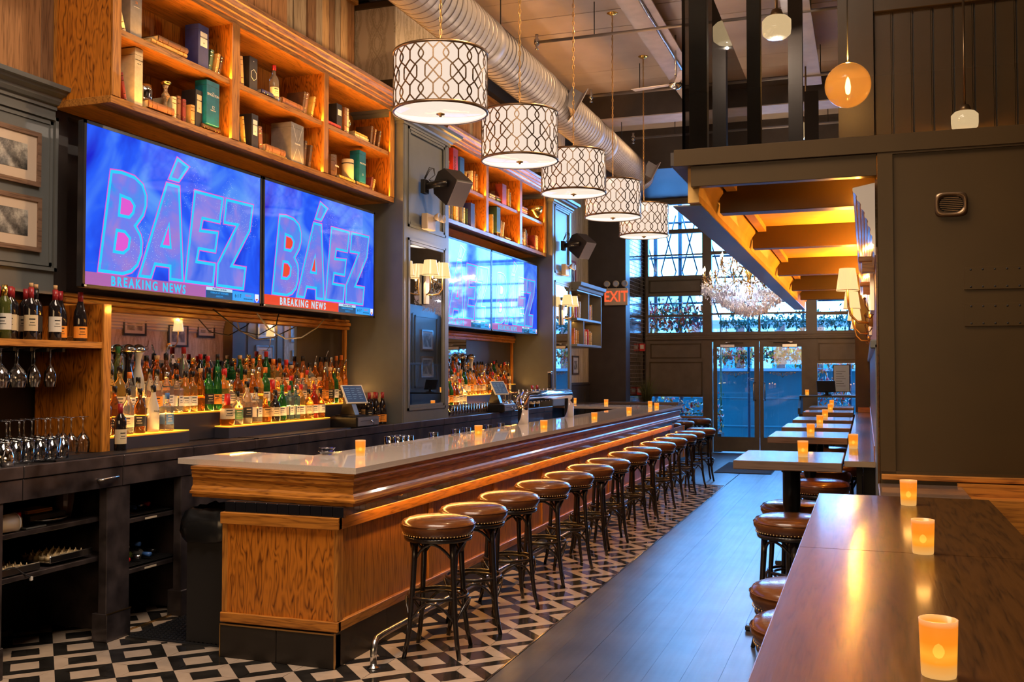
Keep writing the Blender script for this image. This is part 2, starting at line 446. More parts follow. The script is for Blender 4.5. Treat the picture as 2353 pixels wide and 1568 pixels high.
# grey wall panel with mouldings beside the bookcase
g = obj('grey_panel', MB().box(-4.755, -4.72, 2.2, 4.83, 2.06, 3.24), M['grey'], wl)
fr = MB()
for (k, (y0, y1, z0, z1)) in enumerate(((3.15, 4.835, 2.2, 3.155), (1.2, 3.0, 2.2, 3.155))):
    path = [(y0, z0), (y1, z0), (y1, z1), (y0, z1)]
    for d, x1 in ((0, -4.70), (.03, -4.712)):
        for (aa, bb, cc, dd) in ((y0+d, y1-d, z0+d, z0+d+.022), (y0+d, y1-d, z1-d-.022, z1-d), (y0+d, y0+d+.022, z0+d, z1-d), (y1-d-.022, y1-d, z0+d, z1-d)):
            fr.box(-4.73, x1, aa, bb, cc, dd)
obj('panel_moulding', fr, M['grey'], g)
cor = MB().sweep([(-4.72, 0), (-4.72, 4.83)], [(0, 3.20), (.012, 3.20), (.012, 3.225), (.03, 3.23), (.045, 3.25), (.05, 3.27), (.085, 3.285), (.095, 3.30), (.115, 3.305), (.12, 3.33), (0, 3.335)])
obj('cornice', cor, M['grey'], wl)
# barn boards: one object per board
y = 3.2; kk = 0
pw = [.12, .10, .135, .09, .15, .11, .125]
while y < 8.66:
    w = pw[kk % 7]; w = min(w, 8.67-y); xx = -4.735-R.choice((0, .004, .008, .012))
    obj('barn_board', MB().box(-4.755, xx, y+.0012, y+w-.0012, 3.3, 5.2, b=.0015), M['plank_'+R.choice('aabbccd')] if y > 4.9 else M['plank_'+R.choice('aad')], wl); y += w; kk += 1
y = 9.82
while y < 13.5:
    w = pw[kk % 7]; xx = -4.735-R.choice((0, .004, .008))
    obj('barn_board', MB().box(-4.755, xx, y+.0012, y+w-.0012, 4.1, 5.2), M['plank_'+R.choice('aabcc')], wl); y += w; kk += 1
obj('plank_trim', MB().box(-4.755, -4.69, 3.2, 8.67, 5.2, 5.25, b=.004).box(-4.755, -4.69, 9.82, 13.5, 5.2, 5.25), M['oak_y'], wl)
obj('upper_back_board', MB().box(-4.82, -4.755, 4.97, 13.55, 3.2, 5.2), M['dark'], wl)
obj('dark_header', MB().box(-4.80, -4.60, -4, 17.7, 5.25, 5.7), M['blackm'], wl)

def pilaster(name_n, y0, y1, far=False):
    """grey panelled pilaster with a tall mirror, an upper panel and a crown"""
    t = struct('wall_pilaster_'+name_n, MB().box(-4.82, -4.215, y0, y1, 1.08, 4.05), M['grey'])
    X = -4.2
    st = .10; H = [(1.085, 1.20), (2.89, 3.0), (3.985, 4.05)]
    s = MB()
    for z0, z1 in H: s.box(-4.215, X, y0+st, y1-st, z0, z1)
    s.box(-4.215, X, y0+.02, y0+st, 1.085, 4.05).box(-4.215, X, y1-st, y1-.02, 1.085, 4.05)
    s.box(-4.215, X-.004, y0, y0+.018, 1.085, 4.05).box(-4.215, X-.004, y1-.018, y1, 1.085, 4.05)
    obj('panel_frame', s, M['grey'], t)
    def ring(nm, z0, z1, mt, w=.024, x1=X+.010):
        r = MB()
        ya, yb = y0+st, y1-st
        for d, xo in ((0, x1), (w*.55, x1-.006)):
            ww = w*.5
            r.box(-4.21, xo, ya+d, yb-d, z0+d, z0+d+ww).box(-4.21, xo, ya+d, yb-d, z1-d-ww, z1-d).box(-4.21, xo, ya+d, ya+d+ww, z0+d, z1-d).box(-4.21, xo, yb-d-ww, yb-d, z0+d, z1-d)
        return obj(nm, r, mt, t)
    ring('mirror_moulding', 1.20, 2.89, M['grey'], .05)
    ring('panel_moulding', 3.0, 3.985, M['grey'], .05)
    obj('mirror_pane', MB().box(-4.212, -4.208, y0+st, y1-st, 1.20, 2.89), M['mirror'], t)
    crown = MB().sweep([(-4.82, y0), (-4.2, y0), (-4.2, y1), (-4.82, y1)], [(0, 3.99), (.012, 3.99), (.012, 4.01), (.03, 4.02), (.035, 4.04), (.07, 4.06), (.08, 4.08), (.11, 4.085), (.115, 4.12), (0, 4.125)])
    obj('crown', crown, M['grey'], t)
    return t
p1 = pilaster('near', 8.68, 9.80); p2 = pilaster('far', 13.55, 14.52)
# papered block above each pilaster
for nm, y0, y1 in (('near', 8.72, 9.80), ('far', 13.55, 14.52)):
    t = struct('wall_block_'+nm, MB().box(-4.82, -4.32, y0, y1, 4.12, 5.24), M['grey_r'])
    obj('wallpaper_face', MB().box(-4.32, -4.30, y0-.02, y1, 4.44, 5.16), M['paperY'], t)
    obj('wallpaper_side', MB().box(-4.75, -4.32, y0-.02, y0, 4.44, 5.16), M['paperX'], t)
    obj('trim', MB().box(-4.82, -4.28, y0-.04, y1, 5.16, 5.22, b=.006).box(-4.82, -4.30, y0-.02, y1, 4.12, 4.44), M['grey_r'], t)
# wallpapered bay past the far pilaster
t = struct('wall_alcove', MB().box(-4.84, -4.80, 14.52, 17.7, 0, 5.5), M['paperY'])
obj('wainscot', MB().box(-4.80, -4.785, 14.52, 17.7, 0, 1.36, b=.004), M['dark'], t)
obj('wainscot_rail', MB().box(-4.80, -4.765, 14.52, 17.7, 1.33, 1.38, b=.006), M['dark'], t)
r = MB()
for (y0, y1, z0, z1) in ((16.0, 17.4, .5, 1.25),):
    r.box(-4.79, -4.77, y0, y1, z0, z0+.03).box(-4.79, -4.77, y0, y1, z1-.03, z1).box(-4.79, -4.77, y0, y0+.03, z0, z1).box(-4.79, -4.77, y1-.03, y1, z0, z1)
obj('wainscot_moulding', r, M['dark'], t)
# dark pier carrying the exit sign, then glazed brick return
pier = struct('wall_pier', MB().box(-5.0, -4.10, 17.7, 18.05, 0, 5.7, b=.01), M['dark'])
br = struct('wall_brick', MB().box(-4.6, -4.16, 18.05, 19.6, 0, 5.7), M['blackm'])
m = M['brick'] = mat('glazed black brick', (.018, .010, .012), .12, coat=.5)
bm = MB(); z = .02; row = 0
while z < 5.6:
    yy = 18.06 - (.11 if row % 2 else 0)
    while yy < 19.58:
        bm.box(-4.16, -4.148+R.uniform(-.001, .001), max(yy, 18.055), min(yy+.205, 19.59), z, z+.066); yy += .215
    z += .076; row += 1
obj('brickwork', bm, m, br, kind='stuff')
obj('mortar', MB().box(-4.16, -4.155, 18.05, 19.59, 0, 5.65), M['concrete'], br)

# ------------------------------------------------------------------ shopfront (window wall)
WY = 19.6
wf = struct('wall_front', MB().box(-6.2, -4.12, WY, WY+.15, 0, 5.75).box(.0, 2.4, WY, WY+.15, 0, 5.75).box(-4.12, 0, WY, WY+.15, 4.95, 5.75), M['darkwin'])
def cas(xs, zs, nm, th=.07):
    s = MB(); return s
fm = MB()
Z = lambda z0, z1, x0, x1, d=0: fm.box(x0, x1, WY-.03-d, WY+.08, z0, z1)
# vertical members
for x0, x1, z0, z1 in ((-4.12, -4.07, 0, 4.95), (-3.0, -2.82, 0, 4.95), (-1.06, -.86, 0, 4.95), (-.16, .0, 0, 4.95)): fm.box(x0, x1, WY-.06, WY+.08, z0, z1)
for x0, x1, z0, z1 in ((-4.07, -3.0, 4.30, 4.385), (-4.07, -3.0, 3.865, 3.89), (-4.07, -3.0, 2.648, 2.69), (-2.82, -1.06, 2.675, 2.71), (-.86, -.16, 2.64, 2.70), (-4.07, -3.0, 3.40, 3.466), (-4.07, -3.0, 3.06, 3.11), (-2.82, -1.06, 3.03, 3.10), (-2.82, -1.06, 3.86, 3.92), (-2.82, -1.06, 4.38, 4.44), (-.86, -.16, 2.98, 3.06), (-.86, -.16, 3.86, 3.92), (-4.07, 0, 4.88, 4.95)):
    fm.box(x0, x1, WY-.035, WY+.06, z0, z1)
fm.box(-1.94, -1.90, WY-.03, WY+.05, 2.33, 2.68)
fm.box(-4.12, 0, WY-.08, WY+.08, 2.19, 2.34)
obj('window_frame', fm, M['darkwin'], wf)
tr = MB()
for z0, z1, d in ((2.28, 2.31, .11), (2.24, 2.27, .10), (2.20, 2.225, .12)): tr.box(-4.12, 0, WY-d, WY-.03, z0, z1)
obj('transom_moulding', tr, M['darkwin'], wf)
pn = MB()
pn.box(-4.07, -3.0, WY-.02, WY+.04, 3.11, 3.40)
pn.box(-4.12, -2.94, WY-.04, WY+.04, 1.075, 2.19).box(-.86, 0, WY-.04, WY+.04, 1.73, 2.19)
pn.box(-4.12, -4.02, WY-.04, WY+.04, 0, 1.075)
obj('solid_panel', pn, M['darkwin'], wf)
pm = MB()
for x0, x1, z0, z1 in ((-4.03, -3.03, 1.83, 2.12), (-4.05, -3.01, 1.10, 1.76), (-.84, -.04, 1.78, 2.11), (-4.05, -3.02, 3.13, 3.38)):
    w = .022
    for b4 in ((x0, x1, z0, z0+w), (x0, x1, z1-w, z1), (x0, x0+w, z0, z1), (x1-w, x1, z0, z1)): pm.box(b4[0], b4[1], WY-.055, WY-.03, b4[2], b4[3])
obj('panel_moulding', pm, M['grey_r'], wf)
n = 0
for x0, x1, z0, z1 in ((-4.07, -3.0, 4.385, 4.88), (-4.07, -3.0, 3.89, 4.30), (-4.07, -3.0, 3.466, 3.865), (-4.07, -3.0, 2.69, 3.06), (-4.07, -3.0, 2.34, 2.648), (-2.82, -1.06, 4.44, 4.88), (-2.82, -1.06, 3.92, 4.38),
                       (-2.82, -1.06, 3.10, 3.86), (-2.82, -1.06, 2.71, 3.03), (-2.82, -1.94, 2.34, 2.675), (-1.90, -1.06, 2.34, 2.675), (-.86, -.16, 2.34, 2.64), (-.86, -.16, 2.70, 2.98), (-.86, -.16, 3.06, 3.86), (-.86, -.16, 1.13, 1.73), (-4.02, -3.0, .5, 1.075), (-.86, -.16, .35, 1.10)):
    n += 1
    struct('window_%d' % n, MB().box(x0, x1, WY+.01, WY+.018, z0, z1), M['glass'])
obj('window_sill', MB().box(-4.07, -2.94, WY-.10, WY+.05, .66, .70).box(-.86, 0, WY-.12, WY+.05, 1.10, 1.14), M['oak_x'], wf)
obj('low_wall', MB().box(-4.12, -2.94, WY-.02, WY+.06, 0, .5).box(-.86, 0, WY-.02, WY+.06, 0, .35), M['darkwin'], wf)
# double door
FC = mat('etched lettering', (.45, .62, .68), .5)
for k, (x0, x1, gx0, gx1) in enumerate(((-2.80, -1.93, -2.735, -2.01), (-1.92, -1.03, -1.86, -1.135))):
    s = MB().box(x0, gx0, WY-.03, WY+.03, .03, 2.15).box(gx1, x1, WY-.03, WY+.03, .03, 2.15).box(gx0, gx1, WY-.03, WY+.03, .03, .30).box(gx0, gx1, WY-.03, WY+.03, 2.055, 2.15)
    d = struct('door_%d' % (k+1), s, M['darkwin'])
    d['label'] = ('left' if k == 0 else 'right')+' leaf of the glazed double street door'
    obj('pane', MB().box(gx0, gx1, WY-.004, WY+.004, .30, 2.055), M['glass'], d)
    gb = MB(); w = .012
    for b4 in ((gx0, gx1, .30, .30+w), (gx0, gx1, 2.055-w, 2.055), (gx0, gx0+w, .30, 2.055), (gx1-w, gx1, .30, 2.055)): gb.box(b4[0], b4[1], WY-.038, WY-.028, b4[2], b4[3])
    obj('glazing_bead', gb, M['grey'], d)
    hx = x1-.10 if k == 0 else x0+.10
    h = MB().tube([(hx+(.03 if k == 0 else -.03), WY-.03, 1.02), (hx, WY-.08, 1.02), (hx, WY-.09, 1.06), (hx, WY-.09, 1.32), (hx, WY-.08, 1.36), (hx+(.03 if k == 0 else -.03), WY-.03, 1.36)], .012, 8)
    obj('pull_handle', h, M['steel'], d)
    cxx = gx0+.22 if k == 0 else gx1-.22
    obj('door_closer', MB().box(cxx-.14, cxx+.14, WY-.12, WY-.03, 2.03, 2.10, b=.008).box(cxx-.04, cxx+.05, WY-.09, WY-.03, 2.125, 2.14), M['steel'], d)
    obj('closer_arm', MB().tube([(cxx, WY-.09, 2.13), (cxx+(.3 if k == 0 else -.3), WY-.11, 2.12)], .008, 6), M['blackm'], d)
    # gilt scrolls on the glass, seen from inside
    gcx = (gx0+gx1)/2; sc = MB()
    for sgn in (-1, 1):
        sc.tube([(gcx, WY-.008, 1.555), (gcx+sgn*.29, WY-.008, 1.565)], .0035, 4)
        for q, (r0, xo, zo) in enumerate(((.045, .08, 1.52), (.032, .16, 1.53), (.020, .225, 1.542))):
            sc.tube([(gcx+sgn*(xo+r0*(1-t/26)*math.cos(t*.45)), WY-.008, zo+r0*(1-t/26)*math.sin(t*.45)*.75) for t in range(0, 17)], .0038, 4)
        sc.tube([(gcx, WY-.008, 1.46), (gcx+sgn*.03, WY-.008, 1.50), (gcx+sgn*.02, WY-.008, 1.55)], .006, 4)
        for q, (r0, xo, zo) in enumerate(((.035, .05, 1.80), (.025, .11, 1.785))):
            sc.tube([(gcx+sgn*(xo+r0*(1-t/26)*math.cos(t*.45)), WY-.008, zo+r0*(1-t/26)*math.sin(t*.45)*.75) for t in range(0, 17)], .003, 4)
    obj('gilt_scroll', sc, M['gold'], d)
    ec = MB(); rr2 = random.Random(4)
    for q in range(9):
        xx = gcx-.27+.066*q
        ec.tube([(xx+.022*math.cos(t*.7+q), WY-.008, 1.665+.026*math.sin(t*.7+q*1.7)) for t in range(7)], .003, 4)
    obj('etched_curls', ec, FC, d)
obj('door_head', MB().box(-2.82, -1.03, WY-.04, WY+.06, 2.15, 2.19), M['darkwin'], wf)
nt = obj('notice_sheet', MB().box(-.57, -.295, WY-.004, WY+.006, 1.20, 1.69), mat('notice paper', (.55, .62, .72), .6)); tag(nt, 'white sheet of print in black frame taped in the side window', 'notice')
obj('border', MB().box(-.58, -.285, WY-.006, WY, 1.19, 1.202).box(-.58, -.285, WY-.006, WY, 1.69, 1.702).box(-.58, -.568, WY-.006, WY, 1.19, 1.702).box(-.297, -.285, WY-.006, WY, 1.19, 1.702), M['blackm'], nt)
for k in range(7): obj('print_line', MB().box(-.53, -.36-.03*(k % 3), WY-.0055, WY-.004, 1.30+.045*k, 1.307+.045*k), M['backbar'], nt)

# ------------------------------------------------------------------ outside
og = struct('ground_street', MB().box(-16, 14, 19.75, 60, -.15, -.02), paint('pavement', (.20, .21, .23), .8)); 
o = empty('dining_shed', (-2, 22.4, 0), label='teal painted street dining shed wall seen through the street doors', cat='shed')
x = -6.0; k = 0
while x < 3.0:
    w = (.62, .48, .30)[k % 3]
    obj('hoarding_panel', MB().box(x+.0008, x+w-.0008, 22.40, 22.43+(k % 2)*.012, .12, 1.58), M['teal'], o, world=True); x += w; k += 1
obj('rail_top', MB().box(-6, 3.0, 22.34, 22.48, 1.58, 1.64), mat('pale blue rail', (.30, .55, .70), .5), o, world=True)
obj('batten', MB().box(-6, 3.0, 22.385, 22.40, .36, .39).box(-6, 3.0, 22.385, 22.40, .98, 1.0), mat('light teal batten', (.02, .14, .18), .5), o, world=True)
obj('kerb', MB().box(-6, 3.0, 22.2, 22.5, -.02, .12), M['concrete'], o, world=True)
pk = mat('dusty pink post', (.55, .28, .24), .6)
for x in (-2.62, -1.75, -.95, .1, -3.6): obj('post', MB().box(x-.09, x+.09, 22.42, 22.6, 1.64, 2.6), pk, o, world=True)
ROOF = obj('roof', MB().box(-6, 3, 22.3, 24.8, 2.62, 2.70), M['ceilbeam'], o, world=True)
def leaves(name, box, n, mats, size, label, cat, seed):
    rr = random.Random(seed); root = empty(name, ((box[0]+box[1])/2, (box[2]+box[3])/2, box[4]), label=label, cat=cat)
    for mi, mt in enumerate(mats):
        b = MB()
        for _ in range(n//len(mats)):
            p = Vector((rr.uniform(box[0], box[1]), rr.uniform(box[2], box[3]), rr.gauss((box[4]+box[5])/2, (box[5]-box[4])/4)))
            q = Euler((rr.uniform(0, 6), rr.uniform(0, 6), rr.uniform(0, 6))).to_matrix(); s = size*rr.uniform(.6, 1.3)
            b.quad(*[p+q @ Vector(t)*s for t in ((-1, 0, 0), (0, -.45, .1), (1, 0, 0), (0, .45, .1))])
        obj('leaves', b, mt, root, world=True, kind='stuff')
    obj('stem', MB().tube([(box[0], (box[2]+box[3])/2, (box[4]+box[5])/2), (box[1], (box[2]+box[3])/2, (box[4]+box[5])/2)], .012, 5), M['foliage'], root, world=True)
    if box[4] > 2: obj('vine_support', MB().tube([(box[0], (box[2]+box[3])/2, -.03), (box[0], (box[2]+box[3])/2, box[5])], .02, 5), M['foliage'], root, world=True)
    elif box[4] > .25 and box[4] < 1.5: obj('planter', MB().box(box[0], box[1], box[2]-.05, box[3]+.05, -.02, box[4]+.05, b=.01), M['backbar'], root, world=True)
    return root
leaves('leaf_garland', (-4.6, .9, 22.1, 22.35, 1.72, 2.12), 2200, [M['foliage'], M['foliage'], M['leaf_o'], M['leaf_r'], M['leaf_y']], .055, 'garland of green, red and orange leaves along the shed rail', 'garland', 3)
leaves('leaf_garland', (-5.0, -3.0, 20.5, 20.8, 2.35, 3.0), 1300, [M['foliage'], M['leaf_o'], M['foliage'], M['leaf_r']], .055, 'orange and green leaf garland outside the left transom window', 'garland', 5)
leaves('leaf_garland', (-2.8, .6, 20.5, 20.8, 2.40, 2.75), 1200, [M['foliage'], mat('blue green leaves', (.05, .22, .22), .6)], .05, 'blue green leafy vine outside the transom windows over the doors', 'garland', 6)
leaves('flower_bush', (-4.4, -2.7, 20.0, 20.3, .30, 1.15), 700, [M['foliage'], M['leaf_o'], M['leaf_y'], M['leaf_r'], M['petal_white']], .045, 'bush of mixed autumn flowers outside the low left window', 'bush', 8)
leaves('flower_bush', (-1.0, -.3, 20.6, 20.9, .7, 1.8), 420, [M['foliage'], M['leaf_o'], M['petal_white'], M['leaf_r']], .05, 'autumn flowers outside the side window beside the notice', 'bush', 9)
sca = empty('scaffold', (-2, 21.2, 0), label='blue steel scaffold of poles and crossed braces outside the upper windows', cat='scaffold')
sm = mat('scaffold steel', (.012, .030, .055), .5)
for x in (-4.55, -4.25, -3.72, -3.20, -2.3, -1.2, -.3): obj('pole', MB().tube([(x, 21.2, -.03), (x, 21.2, 6)], .045 if x < -3 else .03, 8), sm, sca, world=True)
for z in (3.02, 3.55, 4.0, 4.75): obj('ledger', MB().tube([(-5, 21.15, z), (1.5, 21.15, z)], .025, 6), sm, sca, world=True)
for x in (-4.4, -3.95, -3.5, -3.05, -2.5):
    for s in (-1, 1): obj('brace', MB().tube([(x-s*.16, 21.1, 2.7), (x+s*.16, 21.1, 3.7)], .016, 6).tube([(x-s*.16, 21.1, 3.7), (x+s*.16, 21.1, 4.9)], .016, 6), sm, sca, world=True)
bd = empty('street_building', (-4, 34, 0), label='pale building with blue windows across the street behind the scaffold', cat='building')
obj('wall', MB().box(-16, -5.6, 34, 35, 0, 4.2).box(-5.6, 10, 36, 37, 0, 3.4), mat('pale render', (.30, .42, .48), .8), bd, world=True)
for k in range(9): obj('window', MB().box(-15+1.7*k, -14+1.7*k, 33.95 if k < 5 else 35.95, 34.02 if k < 5 else 36.02, 1.4, 2.7), M['teal'], bd, world=True)
# ------------------------------------------------------------------ right side: pier wall, mezzanine, long wall
PY = 5.2
rw = struct('wall_box', MB().box(.062, 2.3, PY, 19.6, 0, 2.74), M['grey_r'])
obj('frame_stile', MB().box(.062, .132, PY-.014, PY, 1.10, 2.748), M['grey_r'], rw)
obj('frame_head', MB().box(.132, 2.3, PY-.014, PY, 2.65, 2.748), M['grey_r'], rw)
obj('frame_foot', MB().box(.132, 2.3, PY-.012, PY, 1.088, 1.102), M['grey_r'], rw)
for k, (z0, z1) in enumerate(((1.975, 2.085), (1.80, 1.91))):
    pl = obj('patch_plate', MB().box(.445, 1.1, PY-.008, PY, z0, z1, b=.002), M['grey_r'], rw)
    sb = MB()
    for i in range(9):
        for zz in (z0+.014, z1-.014): sb.lathe([(0, -.0095), (.004, -.0092), (.005, -.008)], 8, (.475+.052*i, PY, zz), axis='Y')
    obj('screw', sb, M['blackm'], pl, kind='stuff')
# recessed lozenge outline pressed in the paint
vt = empty('wall_vent', (.393, PY, 2.389), label='oval bronze louvred vent on the olive wall box', cat='vent')
def sup(w, h, n=4, k=28): return [(w*math.copysign(abs(math.cos(t))**(2/n), math.cos(t)), h*math.copysign(abs(math.sin(t))**(2/n), math.sin(t))) for t in [2*PI*i/k for i in range(k)]]
rimo, rimi = sup(.073, .060, 5), sup(.054, .040, 2.6)
b = MB(); k = len(rimo)
b.v += [(x, -.002, z) for x, z in rimo]+[(x*.93, -.022, z*.93) for x, z in rimo]+[(x, -.016, z) for x, z in rimi]+[(x, -.001, z) for x, z in rimi]
for l in range(3):
    for i in range(k):
        j = (i+1) % k; b._f((l*k+i, l*k+j, (l+1)*k+j, (l+1)*k+i), 0, True)
obj('rim', b, M['bronze'], vt)
obj('back', MB().prism(rimi, -.004, -.002, 'Y'), M['blackm'], vt)
for i in range(8):
    zz = -.032+.009*i; hw = .052*math.sqrt(max(0.02, 1-(zz/.040)**2))
    obj('louvre', MB().box(-hw, hw, -.014, -.006, zz-.0016, zz+.0016), M['bronze'], vt)
# oak base below the wall box
ob = empty('oak_wainscot', (.3, PY, 0), label='oak wainscot with stepped ledge under the olive wall box', cat='wainscot')
obj('cap_rail', MB().box(.066, 2.3, PY-.045, PY, 1.062, 1.088, b=.003), M['oak_x'], ob, world=True)
obj('ledge_board', MB().box(.05, .42, PY-.68, PY-.045, 1.015, 1.045, b=.004), M['tabletop'], ob, world=True)
obj('stile', MB().box(.40, 2.3, PY-.10, PY-.045, .90, 1.058).box(.40, 2.3, PY-.20, PY-.10, .82, 1.0), M['oak_x'], ob, world=True)
obj('panel', MB().box(.40, 2.3, PY-.17, PY-.10, .30, .99, b=.006), M['oak_x'], ob, world=True)
obj('base', MB().box(.05, .42, PY-.66, PY, 0, 1.015), M['dark'], ob, world=True)
# mezzanine
mz = struct('ceiling_mezzanine', MB().box(-.83, 2.3, PY+.05, 13.6, 2.68, 2.745), paint('amber lit soffit paint', (.72, .42, .12), .5))  # amber lamp glow put into the base colour of a cream soffit
obj('fascia_upper', MB().box(-.94, 2.3, PY-.02, PY+.05, 2.66, 2.748, b=.002), M['grey_r'], mz)
obj('fascia_lower', MB().box(-.855, .06, PY, PY+.06, 2.552, 2.66, b=.002), M['grey_r'], mz)
ge = MB(); 
ge.prism([(-.97, 2.470), (-.82, 2.470), (-.82, 2.478), (-.97, 2.478)], PY+.12, 15.0, 'Y')
obj('girder_flange', ge, M['grey'], mz)
gw = MB().sweep([(-.86, PY+.06), (-.86, 15.0)], [(-.02, 2.478), (.04, 2.478), (.035, 2.52), (.045, 2.58), (.08, 2.63), (.08, 2.68), (-.02, 2.68)])
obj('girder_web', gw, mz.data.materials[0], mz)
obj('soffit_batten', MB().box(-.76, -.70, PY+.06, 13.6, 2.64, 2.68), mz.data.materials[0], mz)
for y in (5.90, 7.70, 9.95, 11.9, 13.5):
    obj('joist', MB().box(-.80, .06, y, y+.12, 2.515, 2.68, b=.003), M['grey_r'], mz)
obj('slab_edge', MB().box(-.97, -.83, PY+.05, 15.0, 2.68, 2.75), M['dark'], mz)
# cove along the right wall
cv = []
for t in range(9):
    an = PI/2*t/8; cv.append((-.11+.10*(1-math.cos(an)) - 0, 2.50-.33*math.sin(an)))
cov = MB().sweep([(.05, 13.4), (.05, PY+.02)], [(0, 2.52)]+[(.10*(1-math.sin(PI/2*t/32))+(.004, .010, .012, .005)[t % 4], 2.50-.34*t/32) for t in range(33)]+[(0, 2.16)])
obj('wall_cove', cov, mat('glossy cream cove', (.50, .46, .42), .12, coat=.5), rw)
area('soffit_fill', (-.03, 9.2, 2.52), (0, math.radians(160), 0), .02, 7.8, 60, (1, .43, .06))  # hidden amber strip added to brighten the near soffit bays
# long right wall finishes
obj('wallpaper_long', MB().box(.052, .062, 5.3, 13.5, 1.72, 2.55).box(.052, .062, 15.2, 16.8, 1.72, 2.6), M['paperY'], rw)
obj('wainscot_long', MB().box(.045, .062, 5.3, 19.5, 0, 1.72), M['grey'], rw)
obj('dado_rail', MB().box(.02, .062, 5.3, 19.5, 1.70, 1.745, b=.006), M['grey'], rw)
s = MB()
for y0, y1 in ((13.9, 15.1), (17.7, 19.3)):
    s.box(.035, .062, y0, y1, 1.0, 2.9)
obj('grey_bay', s, M['grey'], rw)
s = MB()
for y0, y1, z0, z1 in ((14.05, 14.95, 1.15, 2.55), (18.0, 19.1, 1.25, 2.70), (17.72, 17.9, 1.2, 2.75)):
    for (aa, bb, cc, dd) in ((y0, y1, z0, z0+.03), (y0, y1, z1-.03, z1), (y0, y0+.03, z0, z1), (y1-.03, y1, z0, z1)): s.box(.018, .04, aa, bb, cc, dd)
obj('bay_moulding', s, M['grey'], rw)
obj('pilaster_right', MB().box(-.13, .06, 13.42, 13.75, 0, 2.515).box(-.13, .06, 16.2, 16.7, 0, 2.9), M['dark'], rw)
obj('door_casing', MB().box(.050, .062, 5.215, 5.27, 0, 2.2, b=.003), M['walltop'], rw)
for y, z in ((5.9, 2.20), (7.6, 2.20)): obj('oak_bracket', MB().box(-.035, .06, y, y+.09, z, z+.03, b=.004).box(-.015, .06, y+.01, y+.08, z-.06, z), M['oak_x'], rw)
# upstairs: beadboard, brown pier, glass rail
bb = struct('wall_upstairs', MB().box(.06, 2.3, 6.52, 6.6, 2.745, 5.69), M['dark'])
obj('pier', MB().box(-.145, .062, 6.45, 6.6, 2.745, 5.69), M['grey_r'], bb)
x = .066
while x < 2.2:
    obj('beadboard', MB().box(x+.002, x+.098, 6.505, 6.52, 2.745, 3.80, b=.001).box(x+.100, x+.106, 6.508, 6.52, 2.745, 3.80), M['grey_r'], bb); x += .114
obj('header', MB().box(.06, 2.3, 6.47, 6.52, 3.80, 4.6, b=.004), M['grey_r'], bb)
gr = empty('glass_railing', (-.2, PY+.03, 2.748), label='clear glass railing along the front edge of the mezzanine', cat='railing')
obj('pane', MB().box(-.90, 2.28, PY+.012, PY+.024, 2.75, 3.95), M['rail_glass'], gr, world=True)
obj('pane', MB().box(-.902, -.89, PY+.03, 9.0, 2.75, 3.95), M['rail_glass'], gr, world=True)
obj('channel', MB().box(-.92, 2.28, PY+.006, PY+.030, 2.748, 2.753), M['grey_r'], gr, world=True)
POST = mat('brown black post paint', (.016, .011, .009), .65, spec=.2)
for k, (x0, x1, y, mt) in enumerate(((-.875, -.78, 5.28, 'black'), (-.575, -.505, 5.30, 'black'))):
    t = obj('steel_post', MB().box(x0, x1, y, y+.07, 2.748, 5.69, b=.003), POST); tag(t, ('wide dark steel post at the mezzanine corner' if k == 0 else 'narrower dark steel post standing inside the glass railing'), 'post')
t = obj('steel_post', MB().box(-.62, -.50, 9.0, 9.12, 2.748, 5.69), POST); tag(t, 'dark post farther back upstairs behind the glass railing', 'post')
t = obj('steel_post', MB().box(-.66, -.50, 12.2, 12.3, 2.748, 4.9), POST); tag(t, 'black post upstairs under the white ceiling beam', 'post')

hn = text('house_number', '40', (-.255, WY+.03, 1.655), .12, M['leaf_y'], None, '-Y'); tag(hn, 'yellow painted number at the top right of the side window', 'number')
